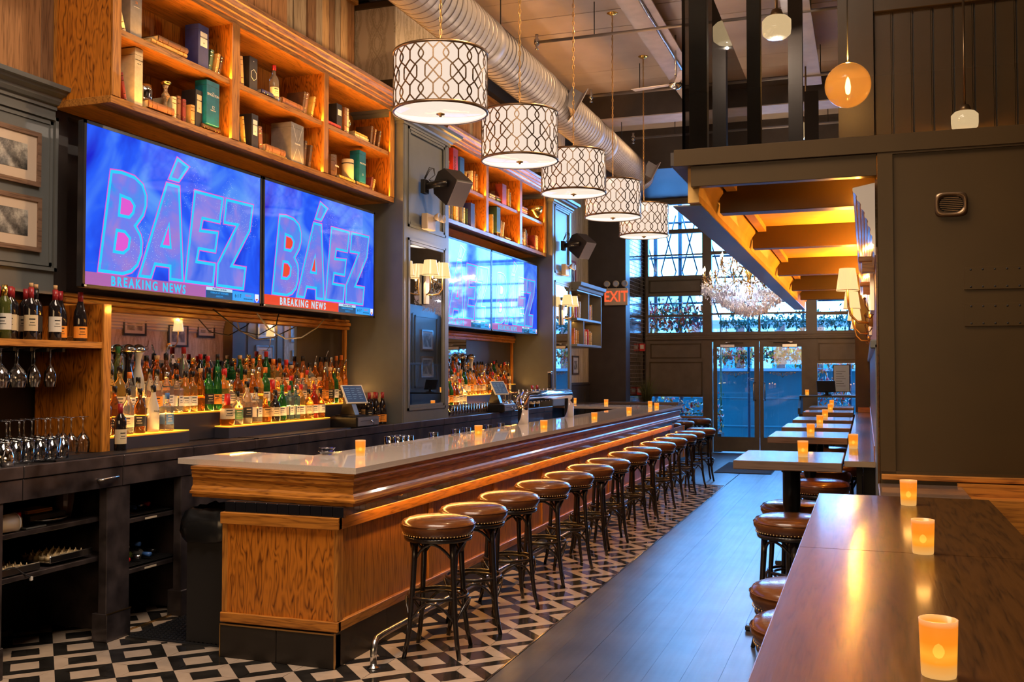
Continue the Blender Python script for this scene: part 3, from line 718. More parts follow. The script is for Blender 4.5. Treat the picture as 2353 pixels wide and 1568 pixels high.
# ------------------------------------------------------------------ bookcases over the televisions
def bookcase(name, y0, y1, stiles, label, closed_left=True):
    XF, XB = -4.30, -4.72
    t = empty(name, (-4.5, (y0+y1)/2, 3.22), label=label, cat='bookcase')
    P = lambda nm, b, mt: obj(nm, b, mt, t, world=True)
    P('back_panel', MB().box(XB-.025, XB, y0, y1, 3.22, 4.16), M['oak_z'])
    P('side_panel', MB().box(XB, XF+.0, y0, y0+.03, 3.22, 4.16), M['oak_end'])
    P('side_panel', MB().box(XB, XF, y1-.03, y1, 3.22, 4.16), M['oak_end'])
    P('shelf_bottom', MB().box(XB, XF+.008, y0-.004, y1+.004, 3.215, 3.262, b=.003), M['oak_y'])
    P('shelf_middle', MB().box(XB, XF-.006, y0+.03, y1-.03, 3.655, 3.697, b=.003), M['oak_y'])
    P('shelf_top', MB().box(XB, XF, y0, y1, 4.11, 4.15), M['oak_y'])
    P('side_stile', MB().box(XF-.004, XF+.014, y0, y0+.072, 3.262, 4.11, b=.002), M['oak_z'])
    P('side_stile', MB().box(XF-.004, XF+.014, y1-.09, y1, 3.262, 4.11, b=.002), M['oak_z'])
    for a, b in stiles:
        P('divider', MB().box(XB, XF-.01, (a+b)/2-.012, (a+b)/2+.012, 3.262, 4.11), M['oak_end'])
        P('stile', MB().box(XF-.01, XF+.016, a, b, 3.262, 4.11, b=.002), M['oak_z'])
    prof = [(0, 4.10), (.014, 4.10), (.016, 4.135), (.028, 4.14), (.032, 4.165), (.048, 4.17), (.052, 4.20), (.066, 4.205), (.078, 4.235), (.09, 4.24), (.095, 4.27), (-.42, 4.275)]
    P('crown_moulding', MB().sweep([(XB, y0), (XF, y0), (XF, y1)] if closed_left else [(XF, y0), (XF, y1)], prof), M['oak_y'])
    # amber strip lights lying along the back of each row
    for z in (3.264, 3.699):
        l = area('strip_light', (XF-.016, (y0+y1)/2, z+.006), (0, math.radians(-148), 0), .012, y1-y0-.2, 7.0*(y1-y0), (1, .43, .07))
    return t
bc1 = bookcase('bookcase', 4.83, 8.66, ((6.035, 6.125), (7.325, 7.40)), 'oak bookcase of six compartments above the two nearest televisions')
bc2 = bookcase('bookcase', 9.83, 13.53, ((11.13, 11.21), (12.37, 12.46)), 'oak bookcase of six compartments between the two grey pilasters', False)

# ------------------------------------------------------------------ books and boxes on the shelves
BC = {'brown': (.17, .065, .022), 'dark brown': (.07, .03, .014), 'tan': (.40, .22, .07), 'red': (.40, .03, .02), 'navy': (.02, .025, .14), 'cream': (.60, .48, .28),
      'black': (.015, .013, .015), 'green': (.04, .09, .05), 'blue': (.02, .10, .32), 'grey': (.16, .15, .15), 'maroon': (.16, .02, .015), 'gold': (.50, .30, .06), 'orange': (.50, .16, .03), 'teal': (.0, .12, .19), 'pale blue': (.22, .40, .46)}
BM = {k: paint('book cloth '+k, c, .5, .18, 20) for k, c in BC.items()}
GILT = M['gold']
_bk = {}
def book_mesh(th, h, d, col):
    """book standing spine to +X: thickness along Y"""
    key = (round(th, 3), round(h, 3), round(d, 3), col)
    if key in _bk: return _bk[key]
    c = .0022
    cover = MB()
    cover.box(-d, -.004, 0, c, 0, h).box(-d, -.004, th-c, th, 0, h)
    n = 5; sp = [(-.004, 0)]+[(-.004+.006*math.sin(PI*i/n), th*i/n) for i in range(1, n)]+[(-.004, th)]
    cover.prism(sp+[(-.010, th-c), (-.010, c)], 0, h, 'Z')
    pages = MB().box(-d+.005, -.010, c, th-c, .004, h-.004)
    bands = MB()
    for z in (.12, .3, .72, .88): bands.prism([(x+.0008, y) for x, y in sp]+[(-.008, th*.6), (-.008, th*.4)], h*z, h*z+.004, 'Z')
    r = (cover.mesh('book', BM[col]), pages.mesh('pages', M['paper']), bands.mesh('spine_bands', GILT))
    _bk[key] = r; return r
nbook = 0
def book(col, th, h, d, loc, rot, label, group):
    global nbook; nbook += 1
    c, p, s = book_mesh(th, h, d, col)
    o = obj('book', c, None, label=label, cat='book', group=group, loc=loc); o.rotation_euler = rot
    obj('pages', p, None, o); obj('spine_bands', s, None, o, kind='stuff')
    return o
def giftbox(col, w, h, d, loc, label, lab=None, txt=None, ty='card'):
    o = obj('gift_box', MB().box(-d, 0, 0, w, 0, h, b=.002), BM[col], loc=loc, label=label, cat='box')
    obj('lid_line', MB().box(-d-.0005, .0006, -.0005, w+.0005, h*.88, h*.88+.0015), M['blackm'], o)
    if lab: obj('label_panel', MB().box(0, .0008, w*.18, w*.84, h*lab[0], h*lab[1]), lab[2], o)
    if txt:
        for s, z, sz, mt in txt: text('lettering', s, (.0016, w*.5, h*z), sz, mt, o, 'X')
    return o
TXW = mat('printed white', (.75, .72, .68), .6); TXK = mat('printed black', (.02, .02, .02), .6); TXR = mat('printed red', (.55, .03, .02), .6); TXO = mat('printed orange', (.75, .25, .03), .6)
CP = ['upper left', 'upper middle', 'upper right', 'lower left', 'lower middle', 'lower right']
def place_row(items, zbase, comp, which, XS=-4.345):
    """items: (kind, y, colour, thickness, height) ; kind u upright, l lean left, r lean right, s lying"""
    k = 0
    for it in items:
        kind, y, col, th, h = it[:5]; k += 1
        word = {'u': 'upright', 'l': 'leaning', 'r': 'leaning', 's': 'lying flat'}[kind]
        lab = '%s book %s, %s item from the left in the %s compartment of the %s bookcase' % (col, word, ORD[k], comp, which)
        lab = '%s book %s, %s from left in %s compartment, %s bookcase' % (col, word, ORD[k], comp, which)
        g = 'books on the %s bookcase' % which
        d = .17 if kind != 's' else h
        if kind == 'u': book(col, th, h, d, (XS-R.uniform(0, .03), y, zbase), (0, 0, R.uniform(-.04, .04)), lab, g)
        elif kind == 'r':   # top leans to +Y
            an = it[5] if len(it) > 5 else .16
            book(col, th, h, d, (XS-R.uniform(0, .03), y, zbase+th*math.sin(an)*1.0), (-an, 0, 0), lab, g)
        elif kind == 'l':
            an = it[5] if len(it) > 5 else .16
            book(col, th, h, d, (XS-R.uniform(0, .03), y, zbase), (an, 0, 0), lab, g)
        else:               # lying: spine to the front, length along Y
            z = zbase + (it[5] if len(it) > 5 else 0)
            book(col, th, h, .15, (XS-R.uniform(0, .02), y, z+th), (-PI/2, 0, 0), lab, g)
Z1, Z2 = 3.699, 3.264
place_row([('l', 4.99, 'cream', .03, .21, .35), ('s', 5.205, 'gold', .028, .34), ('s', 5.26, 'tan', .028, .36, .029), ('s', 5.32, 'dark brown', .036, .30, .058),
           ('r', 5.875, 'green', .035, .18, .2), ('r', 5.925, 'tan', .03, .165, .25), ('r', 5.965, 'dark brown', .03, .16, .3)], Z1, CP[0], 'near')
place_row([('l', 6.20, 'brown', .04, .25, .06), ('l', 6.25, 'tan', .035, .23, .1), ('s', 6.51, 'orange', .03, .26), ('s', 6.51, 'navy', .028, .25, .031), ('s', 6.79, 'gold', .022, .30), ('s', 6.80, 'brown', .05, .30, .023),
           ('r', 7.09, 'dark brown', .035, .20, .22), ('r', 7.15, 'brown', .04, .215, .25), ('r', 7.22, 'gold', .03, .20, .3)], Z1, CP[1], 'near')
place_row([('u', 7.44, 'blue', .045, .33), ('s', 7.49, 'tan', .03, .26), ('s', 7.49, 'red', .026, .25, .031), ('u', 7.80, 'brown', .04, .24), ('u', 7.845, 'cream', .035, .24),
           ('s', 8.0, 'cream', .026, .27), ('s', 7.99, 'cream', .026, .26, .027), ('s', 8.01, 'gold', .024, .24, .054), ('r', 8.33, 'dark brown', .04, .20, .15), ('r', 8.385, 'brown', .03, .19, .25), ('r', 8.43, 'dark brown', .03, .18, .3)], Z1, CP[2], 'near')
place_row([('l', 5.02, 'maroon', .022, .19, .22), ('s', 5.20, 'gold', .03, .34), ('s', 5.23, 'brown', .048, .25, .031), ('u', 5.49, 'cream', .04, .17), ('u', 5.55, 'brown', .035, .19), ('u', 5.60, 'maroon', .035, .18), ('u', 5.66, 'tan', .04, .155),
           ('s', 5.78, 'orange', .03, .24), ('s', 5.79, 'dark brown', .03, .21, .031)], Z2, CP[3], 'near')
place_row([('u', 6.15, 'cream', .045, .23), ('l', 6.25, 'black', .03, .23, .12), ('l', 6.29, 'gold', .02, .22, .14), ('l', 6.50, 'brown', .05, .20, .08), ('s', 6.56, 'gold', .03, .30), ('s', 6.57, 'brown', .05, .27, .031),
           ('r', 7.08, 'brown', .04, .24, .12), ('r', 7.135, 'dark brown', .035, .235, .14), ('r', 7.19, 'dark brown', .035, .21, .2)], Z2, CP[4], 'near')
place_row([('l', 7.47, 'green', .025, .18, .08), ('u', 7.56, 'dark brown', .07, .205), ('s', 7.70, 'tan', .026, .30), ('s', 7.71, 'gold', .026, .28, .027), ('s', 8.03, 'brown', .03, .27), ('s', 8.04, 'tan', .025, .24, .031),
           ('r', 8.31, 'maroon', .03, .15, .3), ('r', 8.36, 'gold', .03, .14, .35)], Z2, CP[5], 'near')
WHT = M['white']
giftbox('grey', .105, .335, .10, (-4.36, 5.065, Z1), 'dark grey tall gift box at the left of the top left compartment', None, [('REDBREAST', .86, .020, TXW), ('21', .70, .022, TXO), ('aged whiskey', .62, .010, TXW)])
giftbox('navy', .115, .315, .115, (-4.36, 5.745, Z1), 'navy gift box with white label panel in upper left compartment', (.52, .84, WHT), [('MACALLAN', .72, .015, TXK), ('18', .60, .013, TXK)])
giftbox('black', .105, .27, .10, (-4.36, 6.355, Z1), 'black gift box with pale hexagon emblem in upper middle compartment', None, [('\u2022', .88, .03, TXW)])
hx = MB().tube([(-4.357, 6.4075+.038*math.sin(PI*k/3), Z1+.135+.042*math.cos(PI*k/3)) for k in range(6)], .0018, 4, closed=True)
o = obj('hexagon_emblem', hx, TXW, kind=None); o.parent = bpy.data.objects['gift_box.002']; o.location = tuple(-Vector(bpy.data.objects['gift_box.002'].location))
giftbox('black', .095, .25, .13, (-4.37, 7.69, Z1+.06 if 0 else Z1), 'black gift box with small oval badge in upper right compartment', (.60, .80, WHT))
giftbox('cream', .075, .385, .13, (-4.36, 5.11, Z2), 'tall cream gift box glowing amber in lower left compartment', None, [('JOHN WALKER', .80, .010, TXK), ('single malt', .74, .008, TXK)])
giftbox('black', .075, .285, .12, (-4.37, 5.735, Z2), 'black gift box with tan label panel in lower left compartment', (.45, .88, M['cream']), [('MACALLAN', .74, .012, TXK), ('12', .55, .014, TXK)])
giftbox('teal', .145, .31, .10, (-4.34, 5.815, Z2+.063), 'teal gift box standing on two flat books in lower left compartment', None, [('THE', .735, .011, TXW), ('SINGLETON', .68, .025, TXW), ('12', .40, .032, TXW), ('YEARS OLD', .39-.06, .012, TXW)])
giftbox('black', .085, .275, .12, (-4.36, 6.39, Z2), 'black gift box with white label in lower middle compartment', (.42, .84, WHT), [('MACALLAN', .70, .012, TXK), ('12', .52, .014, TXK)])
gx = giftbox('grey', .19, .335, .19, (-4.345, 6.915, Z2), 'large grey gift box with diamond lines in lower middle compartment', None, [('DALMORE', .50, .018, TXW)])
obj('foil_line', MB().quad((.0012, .02, .32), (.0012, .023, .32), (.0012, .083, .19), (.0012, .080, .19)).quad((.0012, .17, .32), (.0012, .167, .32), (.0012, .107, .19), (.0012, .110, .19)).quad((.0012, .02, .02), (.0012, .023, .02), (.0012, .083, .13), (.0012, .080, .13)).quad((.0012, .17, .02), (.0012, .167, .02), (.0012, .107, .13), (.0012, .110, .13)), TXW, gx)
giftbox('teal', .125, .29, .10, (-4.35, 8.07, Z2+.057), 'teal gift box in lower right compartment near the pilaster', None, [('SINGLETON', .60, .021, TXW), ('12', .25, .028, TXW)])
cy = obj('cream_canister', MB().lathe([(0, 0), (.055, 0), (.055, .18), (.05, .185), (0, .185)], 20, (0, 0, 0)), M['cream'], loc=(-4.41, 7.96, Z2+.054), label='cream cylindrical canister in front of the teal box', cat='canister')
obj('band', MB().lathe([(.0556, .14), (.0556, .15)], 20, cap=False), TXK, cy)
dk = obj('brown_canister', MB().lathe([(0, 0), (.042, 0), (.042, .215), (.039, .22), (0, .22)], 20), BM['dark brown'], loc=(-4.40, 7.66, Z2), label='dark brown round canister beside upright book, lower right compartment', cat='canister')
text('lettering', 'JAMESON', (.0425, 0, .12), .022, TXW, dk, 'X')
cp = empty('silver_cup', (-4.42, 5.27, Z2+.079), label='shiny silver cup standing on books in lower left compartment', cat='cup')
obj('body', MB().lathe([(0, 0), (.045, 0), (.05, .03), (.052, .07), (.047, .11), (.044, .11), (.048, .07), (.044, .01), (0, .008)], 20), M['chrome'], cp)
obj('handle', MB().tube([(-.0, -.05, .02), (0, -.075, .03), (0, -.08, .06), (0, -.07, .085), (0, -.048, .09)], .005, 6), M['chrome'], cp)
cs = empty('candlestick', (-4.40, 5.455, Z2), label='turned glass candlestick in lower left compartment', cat='candlestick')
obj('stem', MB().lathe([(0, 0), (.045, 0), (.045, .012), (.02, .02), (.014, .04), (.028, .06), (.03, .08), (.014, .10), (.012, .13), (.026, .155), (.028, .17), (.013, .19), (.012, .215), (.022, .235)], 18), mat('amber glass', (.8, .5, .25), .08, trans=.7), cs)
obj('cup', MB().lathe([(.012, .235), (.034, .245), (.037, .258), (.03, .26), (.012, .245), (0, .245)], 18), M['gold'], cs)
fg = empty('gold_ornament', (-4.42, 7.93, Z1), label='gold lidded urn ornament in upper right compartment', cat='ornament')
obj('urn', MB().lathe([(0, 0), (.03, 0), (.03, .01), (.012, .03), (.014, .06), (.04, .10), (.052, .13), (.048, .16), (.022, .185), (.018, .20)], 18), M['gold'], fg)
obj('lid', MB().lathe([(.018, .20), (.032, .205), (.03, .225), (.012, .24), (.006, .25), (.011, .26), (0, .27)], 18), M['brass'], fg)
# far bookcase contents
def fillcell(y0, y1, zb, comp, seed, special=()):
    rr = random.Random(seed); y = y0+.03; it = []
    cols = ['brown', 'dark brown', 'tan', 'gold', 'cream', 'maroon', 'green', 'grey', 'navy', 'orange', 'cream', 'tan']
    while y < y1-.12:
        c = rr.random()
        if c < .5:
            n = rr.randint(2, 4)
            for q in range(n):
                th = rr.uniform(.022, .04); h = rr.uniform(.19, .27)
                if y > y1-.1: break
                it.append(('u', y, rr.choice(cols), th, h)); y += th+.002
            y += rr.uniform(.03, .12)
        elif c < .8:
            z = 0; ln = rr.uniform(.2, .26)
            if y+ln > y1-.03: break
            for q in range(rr.randint(2, 5)):
                th = rr.uniform(.02, .034); it.append(('s', y+rr.uniform(0, .02), rr.choice(cols), th, ln-.02, z)); z += th+.001
            y += ln+.04
        else:
            th = rr.uniform(.025, .035); h = rr.uniform(.2, .25)
            if y+.12 > y1: break
            it.append(('r', y, rr.choice(cols), th, h, .22)); it.append(('r', y+.05, rr.choice(cols), th, h*.95, .26)); y += .17
    place_row(it, zb, comp, 'far')
for k, (y0, y1) in enumerate(((10.0, 11.15), (11.22, 12.38), (12.47, 13.42))):
    fillcell(y0, y1-(.3 if k == 2 else 0), Z1, CP[k], 20+k); fillcell(y0, y1, Z2, CP[k+3], 31+k)
o = obj('gift_box', MB().box(-.1, 0, 0, .14, 0, .30, b=.002), BM['red'], loc=(-4.33, 10.22, Z1+.09), label='tall red book box at the left of the far bookcase, upper row', cat='box')
text('lettering', 'FRANCE', (.002, .05, .12), .05, M['gold'], o, 'X', rot=(PI/2, -PI/2, PI/2))
giftbox('blue', .13, .24, .1, (-4.33, 10.42, Z1+.09), 'bright blue box beside the tall red one on the far bookcase')
giftbox('pale blue', .12, .27, .1, (-4.34, 12.50, Z1+.08), 'pale blue box in the upper right compartment of the far bookcase')
giftbox('navy', .12, .29, .12, (-4.33, 10.75, Z2+.0), 'navy box at the lower left compartment of the far bookcase')
giftbox('green', .13, .32, .12, (-4.33, 11.62, Z2+.06), 'grey green box in the lower middle compartment of the far bookcase')
giftbox('maroon', .15, .27, .1, (-4.33, 11.82, Z1), 'maroon box with bird emblem in upper middle compartment, far bookcase')
bw = empty('brass_bowl', (-4.40, 13.28, Z1), label='polished brass footed bowl in upper right compartment, far bookcase', cat='bowl')
obj('bowl', MB().lathe([(.03, .03), (.07, .05), (.12, .12), (.135, .2), (.13, .2), (.11, .12), (.06, .06), (0, .05)], 24), M['gold'], bw)
obj('foot', MB().lathe([(0, 0), (.06, 0), (.05, .01), (.02, .02), (.02, .04)], 20), M['gold'], bw)
# bottle on the shelf is added with the other bottles

# ------------------------------------------------------------------ televisions
def scr_mat(name, base, deep, pale, s, streng):
    m = mat(name, (.01, .01, .02), .05, spec=.45, coat=.15)
    v = coords(m, (s, s, s)); a = N(m, 'ShaderNodeTexNoise', Scale=1.2, Detail=3.0, Distortion=1.2); L(m, v, a.inputs[0])
    c = ramp(m, a.outputs['Fac'], [(.30, deep), (.5, base), (.72, pale)])
    v2 = coords(m, (1, 1, 1)); w = N(m, 'ShaderNodeTexVoronoi', Scale=75.0); L(m, v2, w.inputs['Vector'])
    v3 = N(m, 'ShaderNodeTexNoise', Scale=2.2); L(m, coords(m, (1, 1, 1)), v3.inputs[0])
    lt = N(m, 'ShaderNodeMath', operation='LESS_THAN'); lt.inputs[1].default_value = .13; L(m, w.outputs['Distance'], lt.inputs[0])
    gt = N(m, 'ShaderNodeMath', operation='GREATER_THAN'); gt.inputs[1].default_value = .58; L(m, v3.outputs['Fac'], gt.inputs[0])
    mu = N(m, 'ShaderNodeMath', operation='MULTIPLY'); L(m, lt.outputs[0], mu.inputs[0]); L(m, gt.outputs[0], mu.inputs[1])
    mx = N(m, 'ShaderNodeMix', data_type='RGBA'); L(m, mu.outputs[0], mx.inputs['Factor']); L(m, c, mx.inputs['A']); mx.inputs['B'].default_value = (.75, .95, 1, 1)
    b = m.node_tree.nodes['Principled BSDF']; L(m, mx.outputs['Result'], b.inputs['Emission Color']); b.inputs['Emission Strength'].default_value = streng
    return m
SCR = {'bg': scr_mat('screen picture ground', (.01, .10, .95), (0, .01, .62), (.10, .32, .95), 1.6, 1.0)}
def em(name, c, s=1.0): return mat(name, (0.01, 0.01, 0.01), .05, spec=.5, emit=c, es=s)
LETM = scr_mat('screen letter fill', (.13, .22, .90), (.03, .12, .85), (.40, .25, .75), 2.2, .95)
LETM2 = scr_mat('screen letter fill warm', (.17, .22, .90), (.01, .33, .95), (.36, .22, .70), 3.0, .95)
CYAN = em('screen cyan outline', (.02, .62, 1.0)); PINK = em('screen pink edge', (.75, .10, .65)); REDM = em('screen red', (.85, .07, .03)); REDM2 = em('screen mauve banner', (.42, .13, .42))
NAVY = em('screen navy box', (.01, .09, .22)); SKYM = em('screen sky box', (.03, .38, .95)); PALE = em('screen pale', (.50, .78, .95)); DKE = em('screen dark lettering', (.01, .03, .10)); WHE = em('screen white', (.85, .9, 1))
BAEZ = {'B': [(.21, .75), (.31, .76), (.43, .75), (.51, .71), (.545, .64), (.545, .57), (.52, .5), (.45, .42), (.495, .37), (.51, .32), (.505, .24), (.47, .16), (.41, .11), (.33, .085), (.11, .085)],
        'b1': [(.31, .59), (.39, .58), (.42, .55), (.41, .51), (.38, .48), (.30, .48)], 'b2': [(.28, .36), (.34, .36), (.38, .33), (.37, .27), (.33, .24), (.26, .24)],
        'A': [(.74, .765), (.88, .765), (.93, .09), (.78, .09), (.78, .18), (.64, .18), (.60, .085), (.47, .085)], 'a1': [(.77, .47), (.78, .33), (.71, .33)], 'acc': [(.85, .96), (.98, .92), (.87, .79), (.76, .79)],
        'E': [(1.04, .765), (1.38, .765), (1.34, .565), (1.14, .565), (1.12, .49), (1.32, .50), (1.29, .34), (1.10, .34), (1.08, .26), (1.29, .26), (1.27, .09), (.94, .09)],
        'Z': [(1.41, .765), (1.76, .77), (1.72, .56), (1.5, .27), (1.67, .27), (1.64, .09), (1.30, .09), (1.31, .26), (1.54, .575), (1.38, .57)]}
def ring2(b, poly, w, x, inward=True):
    k = len(poly); ar = sum(poly[i-1][0]*poly[i][1]-poly[i][0]*poly[i-1][1] for i in range(k)); sg = 1 if ar > 0 else -1
    inn = []
    for i in range(k):
        p0, p, p1 = Vector(poly[i-1]), Vector(poly[i]), Vector(poly[(i+1) % k])
        d0 = (p-p0).normalized(); d1 = (p1-p).normalized(); n0 = Vector((-d0.y, d0.x))*sg; n1 = Vector((-d1.y, d1.x))*sg
        q = n0+n1; q = q/max(q.dot(n0), .35); s = w if inward else -w; inn.append((p.x+q.x*s, p.y+q.y*s))
    for i in range(k):
        j = (i+1) % k; b.quad((x, *poly[i]), (x, *poly[j]), (x, *inn[j]), (x, *inn[i]))
def tv(y0, label, ban):
    Wd, H = 1.87, 1.012
    t = empty('television', (-4.42, y0, 2.092), label=label, cat='television')
    obj('casing', MB().box(-.05, -.004, 0, Wd, 0, H, b=.006), M['screenframe'], t)
    bz = MB(); w = .019
    for b4 in ((0, Wd, 0, w), (0, Wd, H-w, H), (0, w, 0, H), (Wd-w, Wd, 0, H)): bz.box(-.006, .003, b4[0], b4[1], b4[2], b4[3])
    obj('bezel', bz, M['screenframe'], t)
    sc = obj('screen', MB().box(-.006, -.001, w, Wd-w, w, H-w), SCR['bg'], t)
    s = .99
    def T(p): return [(.018+a*s, .018+b*s*.985) for a, b in p]
    for nm in ('B', 'A', 'E', 'Z', 'acc'):
        P = T(BAEZ[nm]); mb_ = MB().prism(P, -.0008, -.0002, 'X')
        obj('letter', mb_, LETM if nm in 'EZ' else LETM2, sc)
    ol = MB(); pk_ = MB()
    for nm, P in BAEZ.items():
        P = T(P); inw = nm not in ('b1', 'b2', 'a1')
        ring2(ol, P, .020, .0004, inw); ring2(pk_, P, .008, .0002, not inw)
    obj('letter_outline', ol, CYAN, sc); obj('letter_glow', pk_, PINK, sc)
    inner = MB()
    for nm in ('b1', 'b2', 'a1'): inner.prism(T(BAEZ[nm]), -.0001, .0001, 'X')
    obj('letter_counter', inner, REDM if ban is REDM else PINK, sc)
    obj('banner', MB().box(-.0008, .0002, w, 1.185, w, w+.078), ban, sc)
    text('banner_text', 'BREAKING NEWS', (.001, .60, .053), .082, PALE if ban is REDM else CYAN, sc, 'X', sx=.86, sp=1.4, bold=.0022)
    obj('info_box', MB().box(-.0008, .0002, 1.19, 1.50, w, w+.055), NAVY, sc); obj('info_head', MB().box(-.0008, .0002, 1.19, 1.50, w+.055, w+.078), PALE, sc)
    text('info_text', 'MONDAY ON MLBN', (.001, 1.345, w+.0665), .018, DKE, sc, 'X'); text('info_text', 'D-BACKS AT DODGERS', (.001, 1.345, w+.040), .020, SKYM, sc, 'X'); text('info_text', '- 10 ET/7 PT -', (.001, 1.345, w+.016), .018, SKYM, sc, 'X')
    obj('sponsor_box', MB().box(-.0008, .0002, 1.505, 1.78, w, w+.070), SKYM, sc)
    text('sponsor_text', '6\u00b71\u00b77', (.001, 1.57, w+.036), .040, DKE, sc, 'X'); text('sponsor_text', 'FRIDAY', (.001, 1.70, w+.046), .024, REDM2, sc, 'X'); text('sponsor_text', 'ON MLB NETWORK', (.001, 1.70, w+.020), .013, DKE, sc, 'X')
    obj('shield', MB().prism([(1.79, .085), (1.84, .085), (1.84, .045), (1.815, .022), (1.79, .045)], -.0008, .0004, 'X'), WHE, sc)
    obj('shield_mark', MB().prism([(1.797, .05), (1.833, .05), (1.815, .03)], .0004, .0006, 'X'), REDM, sc)
    obj('maker_badge', MB().box(.003, .005, .012, .03, .006, .016), WHT, t)
    obj('wall_bracket', MB().box(-.36, -.05, .5, .56, .3, .7).box(-.36, -.05, 1.3, 1.36, .3, .7), M['blackm'], t)
    if y0 > 9: t.scale = (1, .99, 1)
    return t
tv(4.747, 'wide wall television nearest the camera showing blue BREAKING NEWS picture', REDM2)
tv(6.64, 'second wall television with a bright red BREAKING NEWS banner', REDM)
tv(9.81, 'third wall television, first one past the near grey pilaster', REDM2)
tv(11.67, 'farthest wall television, beside the far grey pilaster', REDM2)
# ------------------------------------------------------------------ back bar
bb_ = empty('back_bar_counter', (-4.5, 6, 0), label='long black worn back bar counter along the left wall', cat='counter')
P = lambda nm, b, mt, p=bb_, **k: obj(nm, b, mt, p, world=True, **k)
P('worktop', MB().box(-4.98, -4.20, 2.0, 13.5, 1.045, 1.083, b=.006), M['backbar'])
y = 2.0; ws = (.9, .62, .58, .75, .66, .7, .6, .74)
k = 0
while y < 13.4:
    w = min(ws[k % 8], 13.5-y); P('edge_tile', MB().box(-4.215, -4.185, y+.002, y+w-.002, 1.02, 1.086, b=.004), M['backbar']); P('apron_board', MB().box(-4.215, -4.192, y+.0025, y+w-.0025, .905, 1.016, b=.002), M['backbar']); y += w; k += 1
P('drawer_pull', MB().tube([(-4.19, 4.64, .955), (-4.165, 4.66, .958), (-4.165, 4.78, .965), (-4.19, 4.80, .966)], .008, 6), M['steel'])
for y0, y1 in ((2.0, 2.15), (3.93, 3.985), (4.73, 4.925), (5.40, 5.56)):
    P('post', MB().box(-4.26, -4.20, y0, y1, .0, .905, b=.004), M['backbar'])
    P('post_base', MB().box(-4.30, -4.19, y0-.004, y1+.004, 0, .165, b=.004), M['backbar'])
for yy in (4.89, 5.53, 3.93): P('divider', MB().box(-4.97, -4.26, yy, yy+.033, .02, .905), M['backbar'])
P('back_board', MB().box(-4.985, -4.96, 2.0, 13.5, 0, 1.045), M['blackm'])
P('front_panel', MB().box(-4.26, -4.21, 5.56, 13.5, .0, .905), M['backbar'])
P('kick_trim', MB().box(-4.192, -4.188, 4.725, 4.93, .160, .168).box(-4.27, -4.262, 4.925, 5.40, .0, .01), M['brass'])
for z, (y0, y1) in ((.725, (3.985, 4.89)), (.492, (3.985, 4.89)), (.675, (4.925, 5.53)), (.365, (4.925, 5.53))):
    P('shelf', MB().box(-4.95, -4.285, y0, y1, z-.028, z, b=.003), M['backbar'])
rm = mat('black rubber', (.012, .012, .013), .45)
def rubber(nm, x0, x1, y0, y1, z, st, label):
    b = MB(); 
    b.box(x0, x1, y0, y0+.008, z, z+.010).box(x0, x1, y1-.008, y1, z, z+.010).box(x0, x0+.008, y0, y1, z, z+.010).box(x1-.008, x1, y0, y1, z, z+.010)
    yy = y0+.012
    while yy < y1: b.box(x0, x1, yy, yy+st*.4, z, z+.004); yy += st
    xx = x0+.012
    while xx < x1: b.box(xx, xx+st*.4, y0, y1, z+.003, z+.011); xx += st
    o = obj(nm, b, rm); tag(o, label, 'mat'); return o
rubber('bar_mat', -4.40, -4.22, 4.35, 6.25, 1.084, .014, 'black rubber bar mat on the counter before the near bottles')
rubber('bar_mat', -4.40, -4.22, 6.30, 7.7, 1.084, .014, 'black rubber bar mat on the counter before the stepped display')
rubber('shelf_mat', -4.9, -4.3, 4.95, 5.50, .676, .02, 'black rubber liner on the upper open shelf under the counter')
rubber('shelf_mat', -4.9, -4.3, 4.95, 5.50, .366, .02, 'black rubber liner on the lower open shelf under the counter')
TPE = mat('shelf label tape', (.6, .52, .42), .6)
for z in (.661, .351): P('shelf_label', MB().box(-4.285, -4.2835, 5.16, 5.27, z-.008, z+.004), TPE)
# wine cabinet standing on the counter
wc = empty('wine_cabinet', (-4.6, 4.4, 1.085), label='oak wine cabinet standing on the back bar counter at far left', cat='cabinet')
P('end_panel', MB().box(-4.97, -4.42, 4.945, 4.975, 1.085, 2.0, b=.002), M['oak_end'], wc)
P('face_stile', MB().box(-4.425, -4.405, 4.915, 4.98, 1.085, 2.0, b=.002), M['oak_z'], wc)
P('shelf', MB().box(-4.97, -4.415, 3.0, 4.945, 1.725, 1.765, b=.003), M['oak_y'], wc)
P('back_panel', MB().box(-4.985, -4.965, 3.0, 4.945, 1.765, 2.03), M['oak_y'], wc)
P('glass_rail', MB().box(-4.9, -4.46, 4.28, 4.30, 1.70, 1.722).box(-4.9, -4.46, 4.40, 4.42, 1.70, 1.722).box(-4.9, -4.46, 4.52, 4.54, 1.70, 1.722).box(-4.9, -4.46, 4.64, 4.66, 1.70, 1.722), M['blackm'], wc)
# oak beam under the televisions and the mirror behind the bottles
for k, (y0, y1) in enumerate(((4.98, 8.66), (9.82, 13.53))):
    mr = empty('bar_mirror', (-4.81, (y0+y1)/2, 1.4), label=('near' if k == 0 else 'far')+' bar mirror in rough oak frame behind the bottles', cat='mirror')
    ye = y0+2.78 if k == 0 else y0+1.95
    P('mirror_pane', MB().box(-4.815, -4.805, y0, ye, 1.09, 2.03), M['mirror'], mr)
    P('dark_board', MB().box(-4.815, -4.803, ye, y1-.03, 1.09, 2.03), M['dark'], mr)
    for q, (z0, z1, x1) in enumerate(((1.985, 2.02, -4.765), (2.022, 2.055, -4.75), (2.057, 2.085, -4.765))): P('head_beam', MB().box(-4.805, x1, y0-.02, y1-.0, z0, z1, b=.006), M['oak_y'], mr)
    P('frame_post', MB().box(-4.805, -4.77, y1-.09, y1-.045, 1.09, 1.985, b=.004), M['oak_z'], mr)
